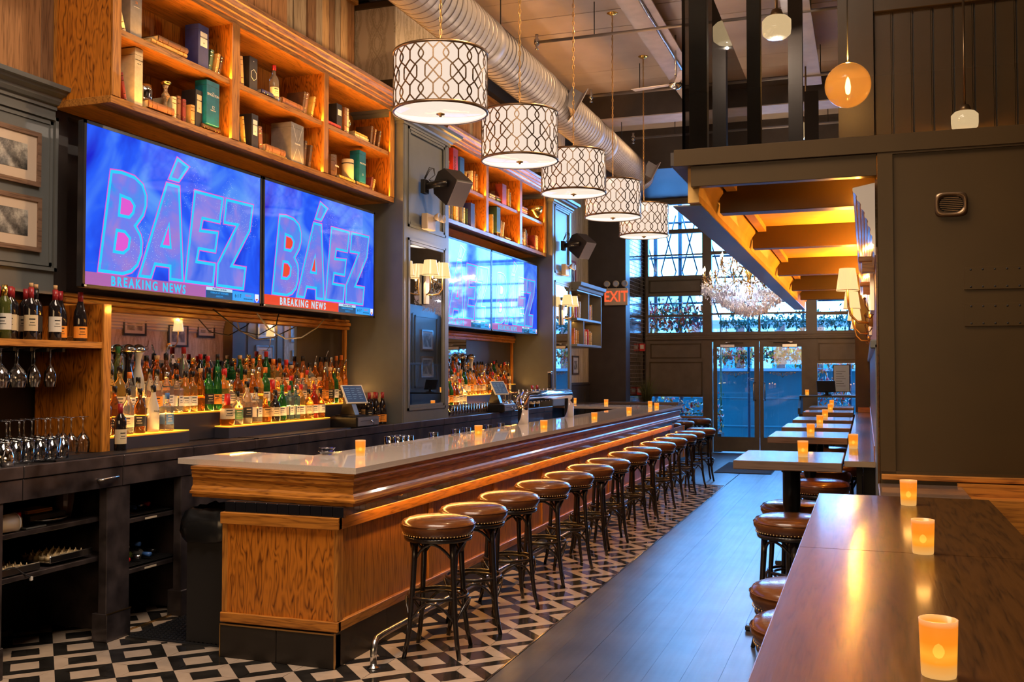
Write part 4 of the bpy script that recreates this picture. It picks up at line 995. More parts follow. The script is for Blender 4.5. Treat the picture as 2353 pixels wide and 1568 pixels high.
cb = obj('hanging_cable', MB().tube([(-4.70, 6.98, 2.06), (-4.66, 7.1, 1.93), (-4.66, 7.35, 1.86), (-4.66, 7.6, 1.88), (-4.68, 7.9, 1.98), (-4.70, 8.05, 2.06)], .006, 6), M['white']); tag(cb, 'thin white cable drooping below the second television', 'cable')
cb = obj('hanging_cable', MB().tube([(-4.70, 6.4, 2.06), (-4.66, 6.7, 1.90), (-4.66, 6.95, 1.88), (-4.66, 7.2, 1.97), (-4.70, 7.3, 2.07)], .005, 6), M['black']); tag(cb, 'thin black cable looping under the join of the televisions', 'cable')
# tiers: dark boxes with backlit amber tops
def tier(y0, y1, x0, x1, z0, z1, label):
    t = obj('display_step', MB().box(x0, x1, y0, y1, z0, z1-.012, b=.002), mat('step paint', (.03, .03, .045), .4, coat=.2) if 'step paint' not in bpy.data.materials else bpy.data.materials['step paint']); tag(t, label, 'step')
    obj('acrylic_top', MB().box(x0+.002, x1-.002, y0+.002, y1-.002, z1-.005, z1), M['acrylic'], t)
    area('step_strip', (x1-.006, (y0+y1)/2, z1+.003), (0, math.radians(-150), 0), .008, y1-y0-.05, 3.0*(y1-y0), (1, .50, .12))
    return t
tier(5.00, 5.83, -4.60, -4.47, 1.085, 1.176, 'low bottle step beside the wine cabinet with amber top')
tier(6.29, 7.78, -4.60, -4.47, 1.085, 1.176, 'low bottle step with amber top left of the near till')
tier(5.00, 8.50, -4.70, -4.605, 1.085, 1.289, 'middle bottle step running behind the low steps, near mirror')
tier(5.00, 8.60, -4.80, -4.705, 1.085, 1.40, 'top bottle step against the near mirror')
tier(9.85, 12.0, -4.60, -4.47, 1.085, 1.176, 'low bottle step with amber top at the far mirror')
tier(9.85, 13.2, -4.70, -4.605, 1.085, 1.289, 'middle bottle step at the far mirror')
tier(9.85, 13.4, -4.80, -4.705, 1.085, 1.40, 'top bottle step against the far mirror')
# ------------------------------------------------------------------ bottles
def gmat(name, col, tr=.9, rough=.03): return mat(name, col, rough, trans=tr, ior=1.33)
GM = {'clear': gmat('clear bottle glass', (.97, .93, .85), .9), 'amber': gmat('amber spirit', (.85, .27, .03), .86), 'gold': gmat('gold spirit', (1.0, .58, .14), .86), 'brown': gmat('brown liqueur', (.28, .09, .02), .7),
      'green': gmat('green bottle glass', (.03, .20, .05), .75), 'dark': mat('black bottle glass', (.012, .009, .010), .05, coat=.5), 'blue': gmat('pale blue glass', (.45, .75, .85)), 'frost': mat('frosted white glass', (.70, .64, .52), .3, trans=.3),
      'red': gmat('red spirit', (.55, .05, .02), .7), 'olive': gmat('olive glass', (.30, .34, .08), .8)}
CM = {'black': M['black'], 'gold': M['gold'], 'red': mat('red wax', (.55, .02, .02), .3), 'cork': mat('cork', (.50, .30, .14), .7), 'white': M['white'], 'silver': M['steel'], 'blue': mat('blue cap', (.05, .15, .45), .4), 'maroon': mat('maroon foil', (.28, .015, .02), .3), 'orange': mat('orange cap', (.75, .2, .03), .4), 'green': mat('green foil', (.02, .20, .06), .35)}
LM = {'white': mat('white label', (.66, .62, .55), .6), 'cream': mat('cream label', (.62, .50, .32), .6), 'black': M['blackm'], 'orange': mat('orange label', (.80, .28, .03), .6), 'green': mat('green label', (.10, .22, .08), .6), 'red': mat('red label', (.50, .03, .02), .6), 'blue': mat('blue label', (.08, .18, .42), .6), 'tan': mat('tan label', (.48, .28, .10), .6)}
# profiles: (radius, height)
PR = {'round': [(0, .004), (.034, 0), (.038, .006), (.038, .165), (.034, .190), (.018, .215), (.014, .225), (.014, .275)],
      'slim': [(0, .004), (.031, 0), (.034, .006), (.034, .185), (.030, .208), (.015, .24), (.013, .25), (.013, .295)],
      'bordeaux': [(0, .012), (.033, 0), (.037, .006), (.037, .190), (.033, .212), (.016, .235), (.0145, .245), (.0145, .295)],
      'burgundy': [(0, .012), (.036, 0), (.040, .006), (.040, .145), (.034, .18), (.022, .215), (.015, .245), (.0145, .295)],
      'squat': [(0, .004), (.046, 0), (.050, .008), (.050, .085), (.044, .11), (.022, .135), (.015, .15), (.015, .20)],
      'flask': [(0, .004), (.040, 0), (.044, .008), (.044, .13), (.036, .158), (.016, .18), (.014, .19), (.014, .235)],
      'decanter': [(0, .004), (.024, 0), (.040, .02), (.043, .07), (.034, .13), (.022, .18), (.016, .21), (.018, .24), (.026, .27), (.036, .285)],
      'malibu': [(0, .004), (.032, 0), (.036, .01), (.036, .13), (.033, .16), (.020, .205), (.014, .235), (.014, .27)]}
SQ = {'square': .036, 'gin': .032}
_proto = {}
def bottle_meshes(shape, g, cap, lab, pour, lh):
    key = (shape, g, cap, lab, pour, lh)
    if key in _proto: return _proto[key]
    parts = []
    if shape in SQ:
        w = SQ[shape]; h = .17 if shape == 'square' else .20
        b = MB().bbox(-w, w, -w, w, 0, h, .007); b.lathe([(w*.85, h-.001), (.018, h+.022), (.014, h+.03), (.014, h+.07)], 14); top = h+.07; nr = .014; lr = w+.0006
    else:
        p = PR[shape]; b = MB().lathe(p, 16); top = p[-1][1]; nr = p[-1][0]; lr = p[2][0]+.0007
    parts.append(('glass', b.mesh('glass', GM[g])))
    cr = nr+.0022
    c = MB()
    if shape == 'decanter': c.lathe([(.020, top-.002), (.040, top+.002), (.043, top+.018), (.034, top+.036), (.016, top+.047), (0, top+.05)], 18)
    elif shape in ('bordeaux', 'burgundy'): c.lathe([(nr+.0012, top-.062), (nr+.0012, top+.004), (0, top+.004)], 14)
    elif cap == 'red' and shape == 'squat': c.lathe([(cr+.004, top-.075), (cr+.003, top-.03), (cr+.002, top+.012), (0, top+.014)], 14)
    elif cap == 'cork': c.lathe([(nr, top-.01), (cr+.002, top), (cr+.003, top+.022), (0, top+.024)], 14)
    else: c.lathe([(cr, top-.022), (cr, top+.018), (cr-.002, top+.02), (0, top+.02)], 14)
    parts.append(('cap', c.mesh('cap', CM[cap])))
    if pour:
        q = MB().tube([(0, 0, top+.015), (0, 0, top+.032), (.014, 0, top+.062), (.022, 0, top+.078)], .006, 6); parts.append(('pour_spout', q.mesh('pour_spout', M['steel'])))
    if lab:
        z0, z1 = lh; l = MB()
        if shape in SQ:
            w = SQ[shape]; l.box(w, w+.0007, -w*.8, w*.8, z0, z1).box(-w*.8, w*.8, -w-.0007, -w, z0, z1)
        else:
            n = 12
            for i in range(n):
                a0 = -2.0+(3.0*i/n); a1 = -2.0+(3.0*(i+1)/n)
                l.quad((lr*math.cos(a0), lr*math.sin(a0), z0), (lr*math.cos(a1), lr*math.sin(a1), z0), (lr*math.cos(a1), lr*math.sin(a1), z1), (lr*math.cos(a0), lr*math.sin(a0), z1))
        parts.append(('label', l.mesh('label', LM[lab])))
        # a printed band and mark on the label
        m2 = MB(); zc = (z0+z1)/2
        for zz, hh, aw in ((zc+.018, .007, .45), (zc, .004, .35), (zc-.014, .003, .5)):
            if zz+hh > z1 or zz < z0: continue
            if shape in SQ: m2.box(SQ[shape]+.0008, SQ[shape]+.0010, -SQ[shape]*aw, SQ[shape]*aw, zz, zz+hh)
            else:
                for i in range(4):
                    a0 = -.55-aw+2*aw*i/4; a1 = a0+2*aw/4; r_ = lr+.0004
                    m2.quad((r_*math.cos(a0), r_*math.sin(a0), zz), (r_*math.cos(a1), r_*math.sin(a1), zz), (r_*math.cos(a1), r_*math.sin(a1), zz+hh), (r_*math.cos(a0), r_*math.sin(a0), zz+hh))
        parts.append(('label_print', m2.mesh('label_print', LM['black'] if lab not in ('black', 'blue', 'green') else LM['cream'])))
    _proto[key] = (parts, top); return _proto[key]
GN = {'clear': 'clear', 'amber': 'amber', 'gold': 'golden', 'brown': 'brown', 'green': 'green', 'dark': 'black glass', 'blue': 'pale blue', 'frost': 'frosted white', 'red': 'red', 'olive': 'olive'}
def bottle(shape, g, cap, lab, loc, label, group, pour=False, lh=(.045, .115), s=1.0, rot=None, name='bottle'):
    parts, top = bottle_meshes(shape, g, cap, lab, pour, lh)
    o = empty(name, loc, R.uniform(-.5, .3) if rot is None else 0, label=label, cat='bottle', group=group)
    if rot is not None: o.rotation_euler = rot
    if s != 1: o.scale = (s, s, s)
    for nm, me in parts: obj(nm, me, None, o)
    return o
SHP = {'round': 'round', 'slim': 'tall slim', 'squat': 'squat', 'flask': 'broad', 'square': 'square', 'gin': 'square', 'malibu': 'tapering', 'bordeaux': 'tall wine', 'burgundy': 'sloping wine', 'decanter': 'ornate'}
def desc(sh, g, cap, lab, pour): return '%s %s bottle, %s %s%s' % (SHP[sh], GN[g], cap, 'spout' if pour else 'cap', (', %s label' % lab) if lab else '')
def rowof(items, x, z, where, group):
    for k, it in enumerate(items):
        y, sh, g, cap, lab = it[:5]; pour = it[5] if len(it) > 5 else False; s = it[6] if len(it) > 6 else 1.0
        lab_ = '%s %s bottle with %s cap, %s from left in %s' % (SHP[sh], GN[g], cap, ORD[k+1], where)
        bo = bottle(sh, g, cap, lab, (x+R.uniform(-.008, .008), y, z), lab_, group, pour, s=s)
        WR = {('malibu', 'frost'): ('MALIBU', .13, .0365, .016), ('slim', 'green'): ('JAMESON', .09, .035, .012), ('squat', 'amber'): ("Maker's Mark", .085, .0512, .010)}.get((sh, g))
        if WR: text('label_lettering', WR[0], (WR[2]+.0012, 0, WR[1]), WR[3], TXK, bo, 'X', ext=.0002)
G1 = 'spirit bottles on the near back bar'
rowof([(5.07, 'round', 'brown', 'red', None, True), (5.16, 'slim', 'brown', 'black', 'black'), (5.28, 'round', 'clear', 'black', 'cream', True), (5.40, 'round', 'brown', 'black', 'black'), (5.53, 'malibu', 'frost', 'black', None, True, 1.08), (5.67, 'square', 'clear', 'blue', 'blue')], -4.53, 1.177, 'low step by cabinet', G1)
rowof([(6.36, 'squat', 'amber', 'red', 'cream', False, 1.12), (6.47, 'flask', 'clear', 'black', 'green'), (6.60, 'round', 'clear', 'black', 'black', False, 1.12), (6.73, 'square', 'clear', 'black', 'white', False, 1.1), (6.86, 'squat', 'amber', 'cork', 'tan'), (6.99, 'flask', 'dark', 'black', 'cream'), (7.10, 'round', 'green', 'green', 'white', True), (7.21, 'gin', 'blue', 'red', 'white'), (7.30, 'gin', 'blue', 'silver', 'white', True), (7.40, 'round', 'gold', 'red', 'white', True), (7.50, 'flask', 'gold', 'black', 'cream'), (7.60, 'round', 'red', 'maroon', 'white'), (7.71, 'flask', 'brown', 'black', 'white')], -4.53, 1.177, 'low step near till', G1)
def gen(n, seed, shapes=('round', 'slim', 'flask', 'square', 'round', 'squat', 'round', 'slim')):
    rr = random.Random(seed); out = []
    for i in range(n):
        g = rr.choice(['amber', 'amber', 'gold', 'gold', 'amber', 'clear', 'clear', 'brown', 'gold', 'green'])
        out.append((rr.choice(shapes), g, rr.choice(['black', 'black', 'cork', 'gold', 'red', 'silver', 'black', 'orange']), rr.choice(['white', 'cream', 'cream', 'black', 'tan', 'cream', 'orange', None]), rr.random() < .18, rr.uniform(.96, 1.12)))
    return out
def spread(y0, y1, st, seed, over={}):
    rr = random.Random(seed+100); n = int((y1-y0)/st); q = gen(n, seed); out = []
    for i in range(n):
        sh, g, c, l, p, s = over.get(i, q[i]); out.append((y0+st*(i+.5)+rr.uniform(-.008, .008), sh, g, c, l, p, s))
    return out
rowof(spread(5.02, 8.46, .094, 3, {4: ('gin', 'clear', 'orange', 'white', False, 1), 5: ('flask', 'clear', 'black', 'black', False, 1), 9: ('square', 'clear', 'black', 'white', False, 1.05), 10: ('round', 'gold', 'black', 'white', False, 1), 11: ('round', 'gold', 'black', 'white', False, 1), 12: ('slim', 'amber', 'cork', None, False, 1), 13: ('round', 'green', 'black', 'black', False, 1.1), 14: ('slim', 'green', 'green', 'orange', False, 1.05), 15: ('round', 'gold', 'red', 'cream', True, 1.05)}), -4.655, 1.290, 'middle step, near mirror', G1)
rowof(spread(5.00, 8.56, .098, 11, {1: ('slim', 'clear', 'gold', 'white', False, 1.08), 2: ('slim', 'clear', 'gold', 'white', False, 1.08), 3: ('slim', 'clear', 'gold', 'white', False, 1.1), 4: ('slim', 'olive', 'green', None, False, 1.12), 5: ('decanter', 'dark', 'silver', None, False, 1.11), 6: ('decanter', 'frost', 'silver', None, False, 1.11), 7: ('round', 'amber', 'black', 'cream', False, 1.0), 8: ('round', 'amber', 'cork', 'cream', False, 1.0), 11: ('slim', 'clear', 'red', 'orange', False, 1.15), 13: ('slim', 'dark', 'red', 'cream', False, 1.0)}), -4.753, 1.401, 'top step, near mirror', G1)
G2 = 'spirit bottles on the far back bar'
rowof(spread(9.95, 11.05, .10, 41), -4.53, 1.177, 'low step, far mirror', G2)
rowof(spread(9.90, 13.1, .10, 42), -4.655, 1.290, 'middle step, far mirror', G2)
rowof(spread(9.88, 13.3, .10, 43, {11: ('slim', 'dark', 'gold', 'black', False, 1.3), 16: ('decanter', 'dark', 'silver', None, False, 1.2), 19: ('decanter', 'frost', 'silver', None, False, 1.2)}), -4.753, 1.401, 'top step, far mirror', G2)
# wines: in the cabinet, beside it, and by the near till
G3 = 'wine bottles on the cabinet shelf'
wn = [(4.075, 'bordeaux', 'gold', 'gold', 'white'), (4.16, 'bordeaux', 'olive', 'gold', 'white'), (4.245, 'bordeaux', 'olive', 'gold', 'white'), (4.33, 'bordeaux', 'dark', 'maroon', 'cream'), (4.43, 'bordeaux', 'dark', 'maroon', 'cream'), (4.515, 'bordeaux', 'dark', 'black', 'black'), (4.61, 'bordeaux', 'dark', 'maroon', 'white'), (4.70, 'burgundy', 'dark', 'maroon', 'orange'), (4.81, 'burgundy', 'dark', 'maroon', 'orange')]
for k, (y, sh, g, c, l) in enumerate(wn):
    o = bottle(sh, g, c, l, (-4.49-(.05 if k in (3, 5, 7) else 0), y, 1.766), '%s wine bottle, %s label, %s from left, front of cabinet shelf' % (GN[g], l, ORD[k+1]), G3, lh=(.05, .14) if sh == 'bordeaux' else (.02, .09))
    if k in (4, 5, 6): obj('cork', MB().lathe([(.011, .299), (.012, .325), (0, .325)], 12), CM['cork'], o)
for k, y in enumerate((4.10, 4.2, 4.30, 4.40, 4.5)):
    bottle('bordeaux', 'dark' if k > 1 else 'olive', 'maroon' if k > 1 else 'gold', 'cream', (-4.60, y, 1.766), 'wine bottle %s from left in the back row of the cabinet shelf' % ORD[k+1], G3, lh=(.05, .14))
bottle('bordeaux', 'dark', 'maroon', 'cream', (-4.372, 5.03, 1.086), 'red wine bottle standing on the counter against the wine cabinet end', 'wine bottles on the counter', lh=(.05, .14))
bk = obj('wood_block', MB().box(-.04, .04, 0, .09, 0, .035, b=.003), M['oak_y'], loc=(-4.6, 4.84, 1.766), label='small wooden block at the right end of the cabinet shelf', cat='block')
obj('groove', MB().box(.04, .0408, .01, .08, .015, .018), M['blackm'], bk)
for k, (x, y, sh, c, l) in enumerate(((-4.44, 8.22, 'bordeaux', 'maroon', 'black'), (-4.36, 8.30, 'bordeaux', 'maroon', 'black'), (-4.46, 8.36, 'bordeaux', 'black', 'tan'), (-4.34, 8.40, 'burgundy', 'maroon', 'orange'), (-4.42, 8.46, 'bordeaux', 'cork', 'black'), (-4.33, 8.51, 'burgundy', 'maroon', 'orange'), (-4.44, 8.57, 'burgundy', 'maroon', 'black'))):
    bottle(sh, 'dark', c, l, (x, y, 1.086), 'dark wine bottle, %s from left in the cluster beside the near pilaster' % ORD[k+1], 'wine bottles by the till', lh=(.02, .09) if sh == 'burgundy' else (.05, .14))
for k in range(4): bottle('bordeaux', 'dark', 'maroon', 'cream', (-4.33-.03*(k % 2), 13.0+.11*k, 1.086), 'dark wine bottle, %s from left beside the far pilaster' % ORD[k+1], 'wine bottles by the far pilaster')
bottle('round', 'clear', 'red', 'cream', (-4.37, 6.70, 3.699), 'clear bottle with red cap behind books, upper middle compartment', None)
# bottles lying on the open shelves under the counter
for k, (y, x, z, g, c) in enumerate(((5.0, -4.36, .715, 'dark', 'gold'), (5.1, -4.40, .718, 'dark', 'blue'), (5.19, -4.40, .718, 'dark', 'blue'), (5.28, -4.42, .718, 'clear', 'silver'), (5.37, -4.44, .718, 'red', 'red'),
                                     (4.99, -4.36, .408, 'brown', 'blue'), (5.09, -4.36, .408, 'gold', 'red'), (5.19, -4.36, .408, 'olive', 'silver'), (5.29, -4.36, .408, 'clear', 'blue'), (5.04, -4.42, .475, 'brown', 'gold'), (5.15, -4.42, .475, 'amber', 'white'), (5.26, -4.42, .475, 'dark', 'blue'), (5.40, -4.42, .408, 'dark', 'black'))):
    bottle('bordeaux', g, c, 'cream', (x-.27, y, z), '%s bottle lying, %s from left on the %s shelf under the counter' % (GN[g], ORD[k+1 if k < 5 else k-4], 'upper' if k < 5 else 'lower'), 'bottles lying under the counter', rot=(0, PI/2, 0), s=.95)

# ------------------------------------------------------------------ glasses
GL = glassy('stemware glass', (.96, .96, .96), .05, .9, .10)
wgp = [(.034, 0), (.034, .002), (.006, .006), (.004, .02), (.004, .085), (.014, .10), (.034, .125), (.042, .155), (.040, .185), (.033, .212)]
bowl_m = MB().lathe(wgp[5:], 20, cap=False).mesh('bowl', GL); stem_m = MB().lathe(wgp[:6], 16).mesh('stem', GL)
def wineglass(loc, up, label, group, s=1.0, sy=1.0):
    o = empty('wine_glass', loc, label=label, cat='glass', group=group)
    if not up: o.rotation_euler = (PI, 0, 0)
    o.scale = (s*sy, s*sy, s)
    obj('bowl', bowl_m, None, o); obj('stem', stem_m, None, o); return o
k = 0
for x in (-4.50, -4.64, -4.78):
    for y in (4.13, 4.235, 4.35, 4.47, 4.59):
        if y > 4.5 and x < -4.7: continue
        k += 1
        wineglass((x, y, 1.718), False, 'clear wine glass hanging upside down, %s glass in rack under the shelf' % ORD[k], 'stemware hanging in the cabinet', 1.05, 1.15 if y < 4.4 else .82)
k = 0
for x, y in [(-4.50, 4.28), (-4.50, 4.37), (-4.50, 4.46), (-4.6, 4.30), (-4.6, 4.40), (-4.6, 4.50), (-4.50, 4.56), (-4.60, 4.60), (-4.50, 4.66), (-4.60, 4.70), (-4.50, 4.76), (-4.60, 4.80), (-4.50, 4.855)]:
    k += 1
    wineglass((x, y, 1.090+.222), False, 'clear wine glass resting upside down on the counter, %s from left' % ORD[k], 'upturned stemware on the counter', 1.05)
tumb = MB().lathe([(0, .004), (.032, 0), (.034, .01), (.038, .115), (.036, .115), (.031, .012), (0, .012)], 18, cap=False).mesh('tumbler', GL)
rimm = MB().lathe([(.0382, .112), (.0382, .118), (.0358, .118), (.0358, .112)], 18, cap=False).mesh('rim', GL)
k = 0
for x in (-4.30, -4.39, -4.48):
    for i in range(7):
        y = 3.98+.084*i+(.03 if x == -4.39 else 0)
        k += 1
        o = obj('tumbler', tumb, None, loc=(x, y, 1.095), label='clear highball glass, %s counted from front left of the glass group' % ORD[k], cat='glass', group='highball glasses on the counter mat'); obj('rim', rimm, None, o)
jg = empty('jigger', (-4.27, 4.07, 1.085), label='small polished jigger before the highball glasses at far left', cat='jigger')
obj('cup', MB().lathe([(0, 0), (.030, 0), (.036, .03), (.034, .05), (.024, .085), (.014, .10)], 20), M['chrome'], jg); obj('upper_cup', MB().lathe([(.014, .10), (.022, .125), (.024, .13), (.02, .128), (.0, .11)], 20), M['chrome'], jg)
# far glass rack of tumblers with amber light
k = 0
for i in range(14):
    k += 1; y = 10.25+.085*i
    o = obj('tumbler', tumb, None, loc=(-4.36, y, 1.086), label='clear tumbler, %s from left before the far bottle steps' % ORD[k], cat='glass', group='tumblers before the far bottles'); obj('rim', rimm, None, o)
k = 0
for i in range(12):
    k += 1; wineglass((-4.36+.06*(i % 2), 11.55+.1*i, 1.086+.222), False, 'upturned wine glass, %s from left behind the beer tap' % ORD[k], 'upturned glasses behind the tap')
# glasses by the bar edge
k = 0
for x, y in ((-3.24, 6.62), (-3.24, 6.71), (-3.24, 6.80), (-3.33, 6.66), (-3.33, 6.75), (-3.33, 6.84)):
    k += 1
    o = obj('tumbler', tumb, None, loc=(x, y, .985), label='thick tumbler, %s of the group behind the bar edge' % ORD[k], cat='glass', group='tumblers on the bar drainer'); obj('rim', rimm, None, o)
for i, (x, y) in enumerate(((-3.26, 7.3), (-3.26, 7.75), (-3.26, 8.0), (-3.25, 8.25), (-3.25, 8.5), (-3.24, 8.8))):
    o = obj('tumbler', tumb, None, loc=(x, y, .98), label='clear glass on drainer behind the bar, %s beyond the second candle' % ORD[i+1], cat='glass', group='glasses drying behind the bar'); obj('rim', rimm, None, o)
# ------------------------------------------------------------------ tills
SCRN = em('till screen', (.03, .06, .12), .8); SCL = em('till screen lines', (.10, .17, .26), .8)
def till(x, y, z, label, sc=1.0):
    t = empty('till', (x, y, z), 0, label=label, cat='till'); t.scale = (sc,)*3
    obj('cash_drawer', MB().box(-.20, .17, -.22, .20, 0, .095, b=.006), M['black'], t)
    obj('drawer_front', MB().box(.17, .178, -.205, .19, .012, .088, b=.002), mat('till drawer grey', (.12, .12, .15), .4), t)
    obj('drawer_line', MB().box(.178, .180, -.16, .16, .055, .059), M['blackm'], t)
    obj('lock', MB().lathe([(0, .178), (.012, .178), (.012, .186), (0, .187)], 12, (0, .04, .05), axis='X'), M['chrome'], t)
    obj('key', MB().tube([(.19, .04, .05), (.195, .055, .03), (.192, .06, .0)], .004, 5), M['chrome'], t)
    obj('stand', MB().prism([(-.10, .096), (.06, .096), (-.01, .28), (-.05, .28)], -.04, .04, 'Y').box(-.12, .10, -.09, .09, .095, .105, b=.003), M['black'], t)
    s = MB().box(-.008, .008, -.112, .112, -.10, .10, b=.005); A = Matrix.Translation((.03, 0, .27)) @ Matrix.Rotation(math.radians(28), 4, 'Z') @ Matrix.Rotation(math.radians(-38), 4, 'Y') @ Matrix.Rotation(math.radians(0), 4, 'X')
    A = Matrix.Translation((.04, -.03, .29)) @ Matrix.Rotation(math.radians(-30), 4, 'Z') @ Matrix.Rotation(math.radians(-35), 4, 'Y')
    s.xf(A); tb = obj('tablet', s, M['white'], t)
    p = MB().box(.0085, .0095, -.098, .098, -.088, .088).xf(A); obj('display', p, SCRN, tb)
    q = MB()
    for r in range(6):
        for c in range(3): q.box(.0096, .0100, -.088+.062*c, -.088+.062*c+.045-(r*c % 3)*.01, .055-.022*r, .061-.022*r)
    obj('display_lines', q.xf(A), SCL, tb)
    return t
till(-4.395, 8.03, 1.085, 'near black till with tilted tablet screen on the back bar')
till(-4.30, 11.55, 1.085, 'far till with tilted tablet in front of the far bottles')
# ------------------------------------------------------------------ bar
bar = empty('bar', (-2.9, 4.75, 0), label='long oak fronted bar with pale quartz top running toward the street doors', cat='bar')
P = lambda nm, b, mt, p=bar, **k: obj(nm, b, mt, p, world=True, **k)
top_poly = [(-2.565, 4.735), (-2.565, 14.75), (-4.15, 14.75), (-4.15, 13.95), (-3.20, 13.95), (-3.20, 5.37), (-3.80, 5.47), (-3.86, 4.93)]
P('countertop', MB().prism(top_poly, 1.037, 1.07), M['quartz'])
P('countertop_edge', MB().prism([(x+(.001 if x > -3 else 0), y) for x, y in top_poly], 1.040, 1.043), M['quartz'])
path = [(-3.70, 4.865), (-2.605, 4.775), (-2.605, 14.71), (-3.9, 14.71)]
prof = [(0, 1.036), (.022, 1.036), (.022, 1.018), (.012, 1.012), (.018, 1.0), (.012, .99), (.012, .972), (.004, .968), (.004, .925), (.014, .912), (.018, .898), (.030, .892), (.030, .880), (.010, .876), (.010, .858), (-.02, .857)]
P('fascia_moulding', MB().sweep(path, prof, ms=[0, 1, 0]), [M['oak_x'], M['oak_y']])
P('fascia_core', MB().prism([(-3.70, 4.87), (-2.61, 4.78), (-2.61, 14.7), (-3.15, 14.7), (-3.15, 5.3), (-3.70, 5.3)], .858, 1.036), M['oak_x'])
# black tile band: one piece per tile near the camera
P('band_backing', MB().prism([(-3.40, 4.775), (-2.70, 4.775), (-2.70, 14.6), (-3.12, 14.6), (-3.12, 5.2), (-3.40, 5.2)], .79, .8565), M['dark'])
blk = mat('black glazed tile', (.010, .010, .014), .15, coat=.4)
x = -3.395
while x < -2.70: P('band_tile', MB().box(x, x+.0655, 4.745, 4.775, .80, .857, b=.002), blk); x += .0685
y = 4.775; n = 0; far = MB()
while y < 14.5:
    b = far if n >= 60 else MB(); b.box(-2.70, -2.672, y, y+.0655, .80, .857)
    if n < 60: P('band_tile', b, blk)
    y += .0685; n += 1
P('far_band_tiles', far, blk, kind='stuff')
P('top_rail', MB().box(-2.70, -2.665, 4.735, 14.6, .735, .80, b=.003), M['oak_y'])
P('end_rail', MB().box(-3.41, -2.665, 4.722, 4.77, .735, .80, b=.003), M['oak_x'])
P('bottom_rail', MB().box(-2.70, -2.668, 4.738, 14.6, .19, .245, b=.004), M['oak_y'])
P('end_bottom_rail', MB().box(-3.41, -2.668, 4.725, 4.77, .19, .245, b=.004), M['oak_x'])
P('body', MB().box(-3.12, -2.70, 4.78, 14.6, .0, .857).box(-3.395, -3.12, 4.78, 5.3, 0, .857), M['dark'])
P('end_panel', MB().box(-3.385, -2.695, 4.742, 4.77, .245, .735), M['oak_end'])
P('corner_stile', MB().box(-2.70, -2.675, 4.738, 4.80, .245, .735, b=.002), M['oak_z']); P('corner_stile', MB().box(-3.405, -3.37, 4.736, 4.77, .245, .735, b=.002), M['oak_z'])
y = 4.80; k = 0
while y < 14.5:
    P('front_panel', MB().box(-2.705, -2.690, y, y+1.13, .245, .735), M['oak_end' if 0 else 'oak_z']); P('panel_stile', MB().box(-2.70, -2.678, y+1.13, y+1.20, .245, .735, b=.002), M['oak_z']); y += 1.2
bt = mat('dark base tile', (.022, .017, .014), .35)
for x0, x1 in ((-3.398, -3.04), (-3.036, -2.676)): P('base_tile', MB().box(x0, x1, 4.715, 4.78, 0, .178, b=.002), bt)
P('base_edge_strip', MB().box(-3.402, -3.396, 4.712, 4.74, 0, .184).box(-2.681, -2.673, 4.712, 4.722, 0, .19).box(-3.40, -2.68, 4.712, 4.718, .178, .186), M['brass'])
y = 4.72
while y < 14.5: P('base_tile', MB().box(-2.70, -2.676, y+.002, y+.6, 0, .188), bt); y += .6
P('purse_hook', MB().tube([(-2.69, 5.45, .845), (-2.64, 5.45, .84), (-2.63, 5.45, .855)], .005, 5), M['brass'])
P('under_counter_lamp_housing', MB().box(-2.72, -2.69, 4.85, 14.5, .858, .866), M['blackm'])
area('under_counter_strip', (-2.632, 9.7, .8555), (0, math.radians(-16), 0), .012, 9.4, 30, AMB)
# foot rail
fr = empty('foot_rail', (-2.5, 4.82, 0), label='polished steel foot rail bracketed along the bar base', cat='rail')
obj('rail', MB().tube([(-2.50, 4.82, .0), (-2.50, 4.82, .09), (-2.502, 4.835, .125), (-2.508, 4.87, .143), (-2.51, 4.95, .148), (-2.51, 14.2, .148)], .0175, 12), M['steel'], fr, world=True)
obj('flange', MB().lathe([(.036, 0), (.036, .005), (.02, .008), (.02, .012)], 16, (-2.50, 4.82, 0)), M['steel'], fr, world=True)
for y in (6.9, 9.0, 11.1, 13.2): obj('bracket', MB().tube([(-2.51, y, .148), (-2.60, y, .15), (-2.68, y, .15)], .010, 6), M['steel'], fr, world=True)
# low glass dish by the inner corner
gd = empty('glass_dish', (-3.26, 5.47, 1.07), label='stack of small clear glass dishes at the inner bar corner', cat='dish')
gd.location = (-3.14, 5.42, 1.071)
for k in range(2): obj('dish', MB().lathe([(0, .002), (.03, 0), (.048, .018), (.050, .022), (.046, .021), (.028, .005), (0, .006)], 20, (.004*k, 0, .022*k)), GL, gd)
# beer tap tower
tw = empty('beer_tap_tower', (-3.15, 9.3, 1.07), label='polished steel arch beer tower standing behind the bar counter', cat='tap')
y0, y1, xx, r = 9.16, 10.75, -3.14, .052
pts = [(xx, y0, .90), (xx, y0, 1.27)]+[(xx, y0+.06*(1-math.cos(t*PI/10)), 1.27+.06*math.sin(t*PI/10)) for t in range(1, 5)]+[(xx, y0+.08, 1.335)]
obj('arch_tube', MB().tube([(xx, y0, 1.07), (xx, y0, 1.26), (xx, y0+.012, 1.30), (xx, y0+.05, 1.335), (xx, y1-.05, 1.335), (xx, y1-.012, 1.30), (xx, y1, 1.26), (xx, y1, 1.07)], r, 20), M['chrome'], tw, world=True)
for k in range(10):
    y = y0+.16+.135*k
    f = obj('faucet', MB().tube([(xx-.04, y, 1.335), (xx-.10, y, 1.34), (xx-.125, y, 1.30), (xx-.13, y, 1.26)], .011, 6), M['chrome'], tw, world=True)
    obj('collar', MB().lathe([(.012, 0), (.014, .02), (.010, .04), (.012, .055)], 10, (xx-.10, y, 1.345)), M['chrome'], f, world=False).location = tuple(-Vector(tw.location))
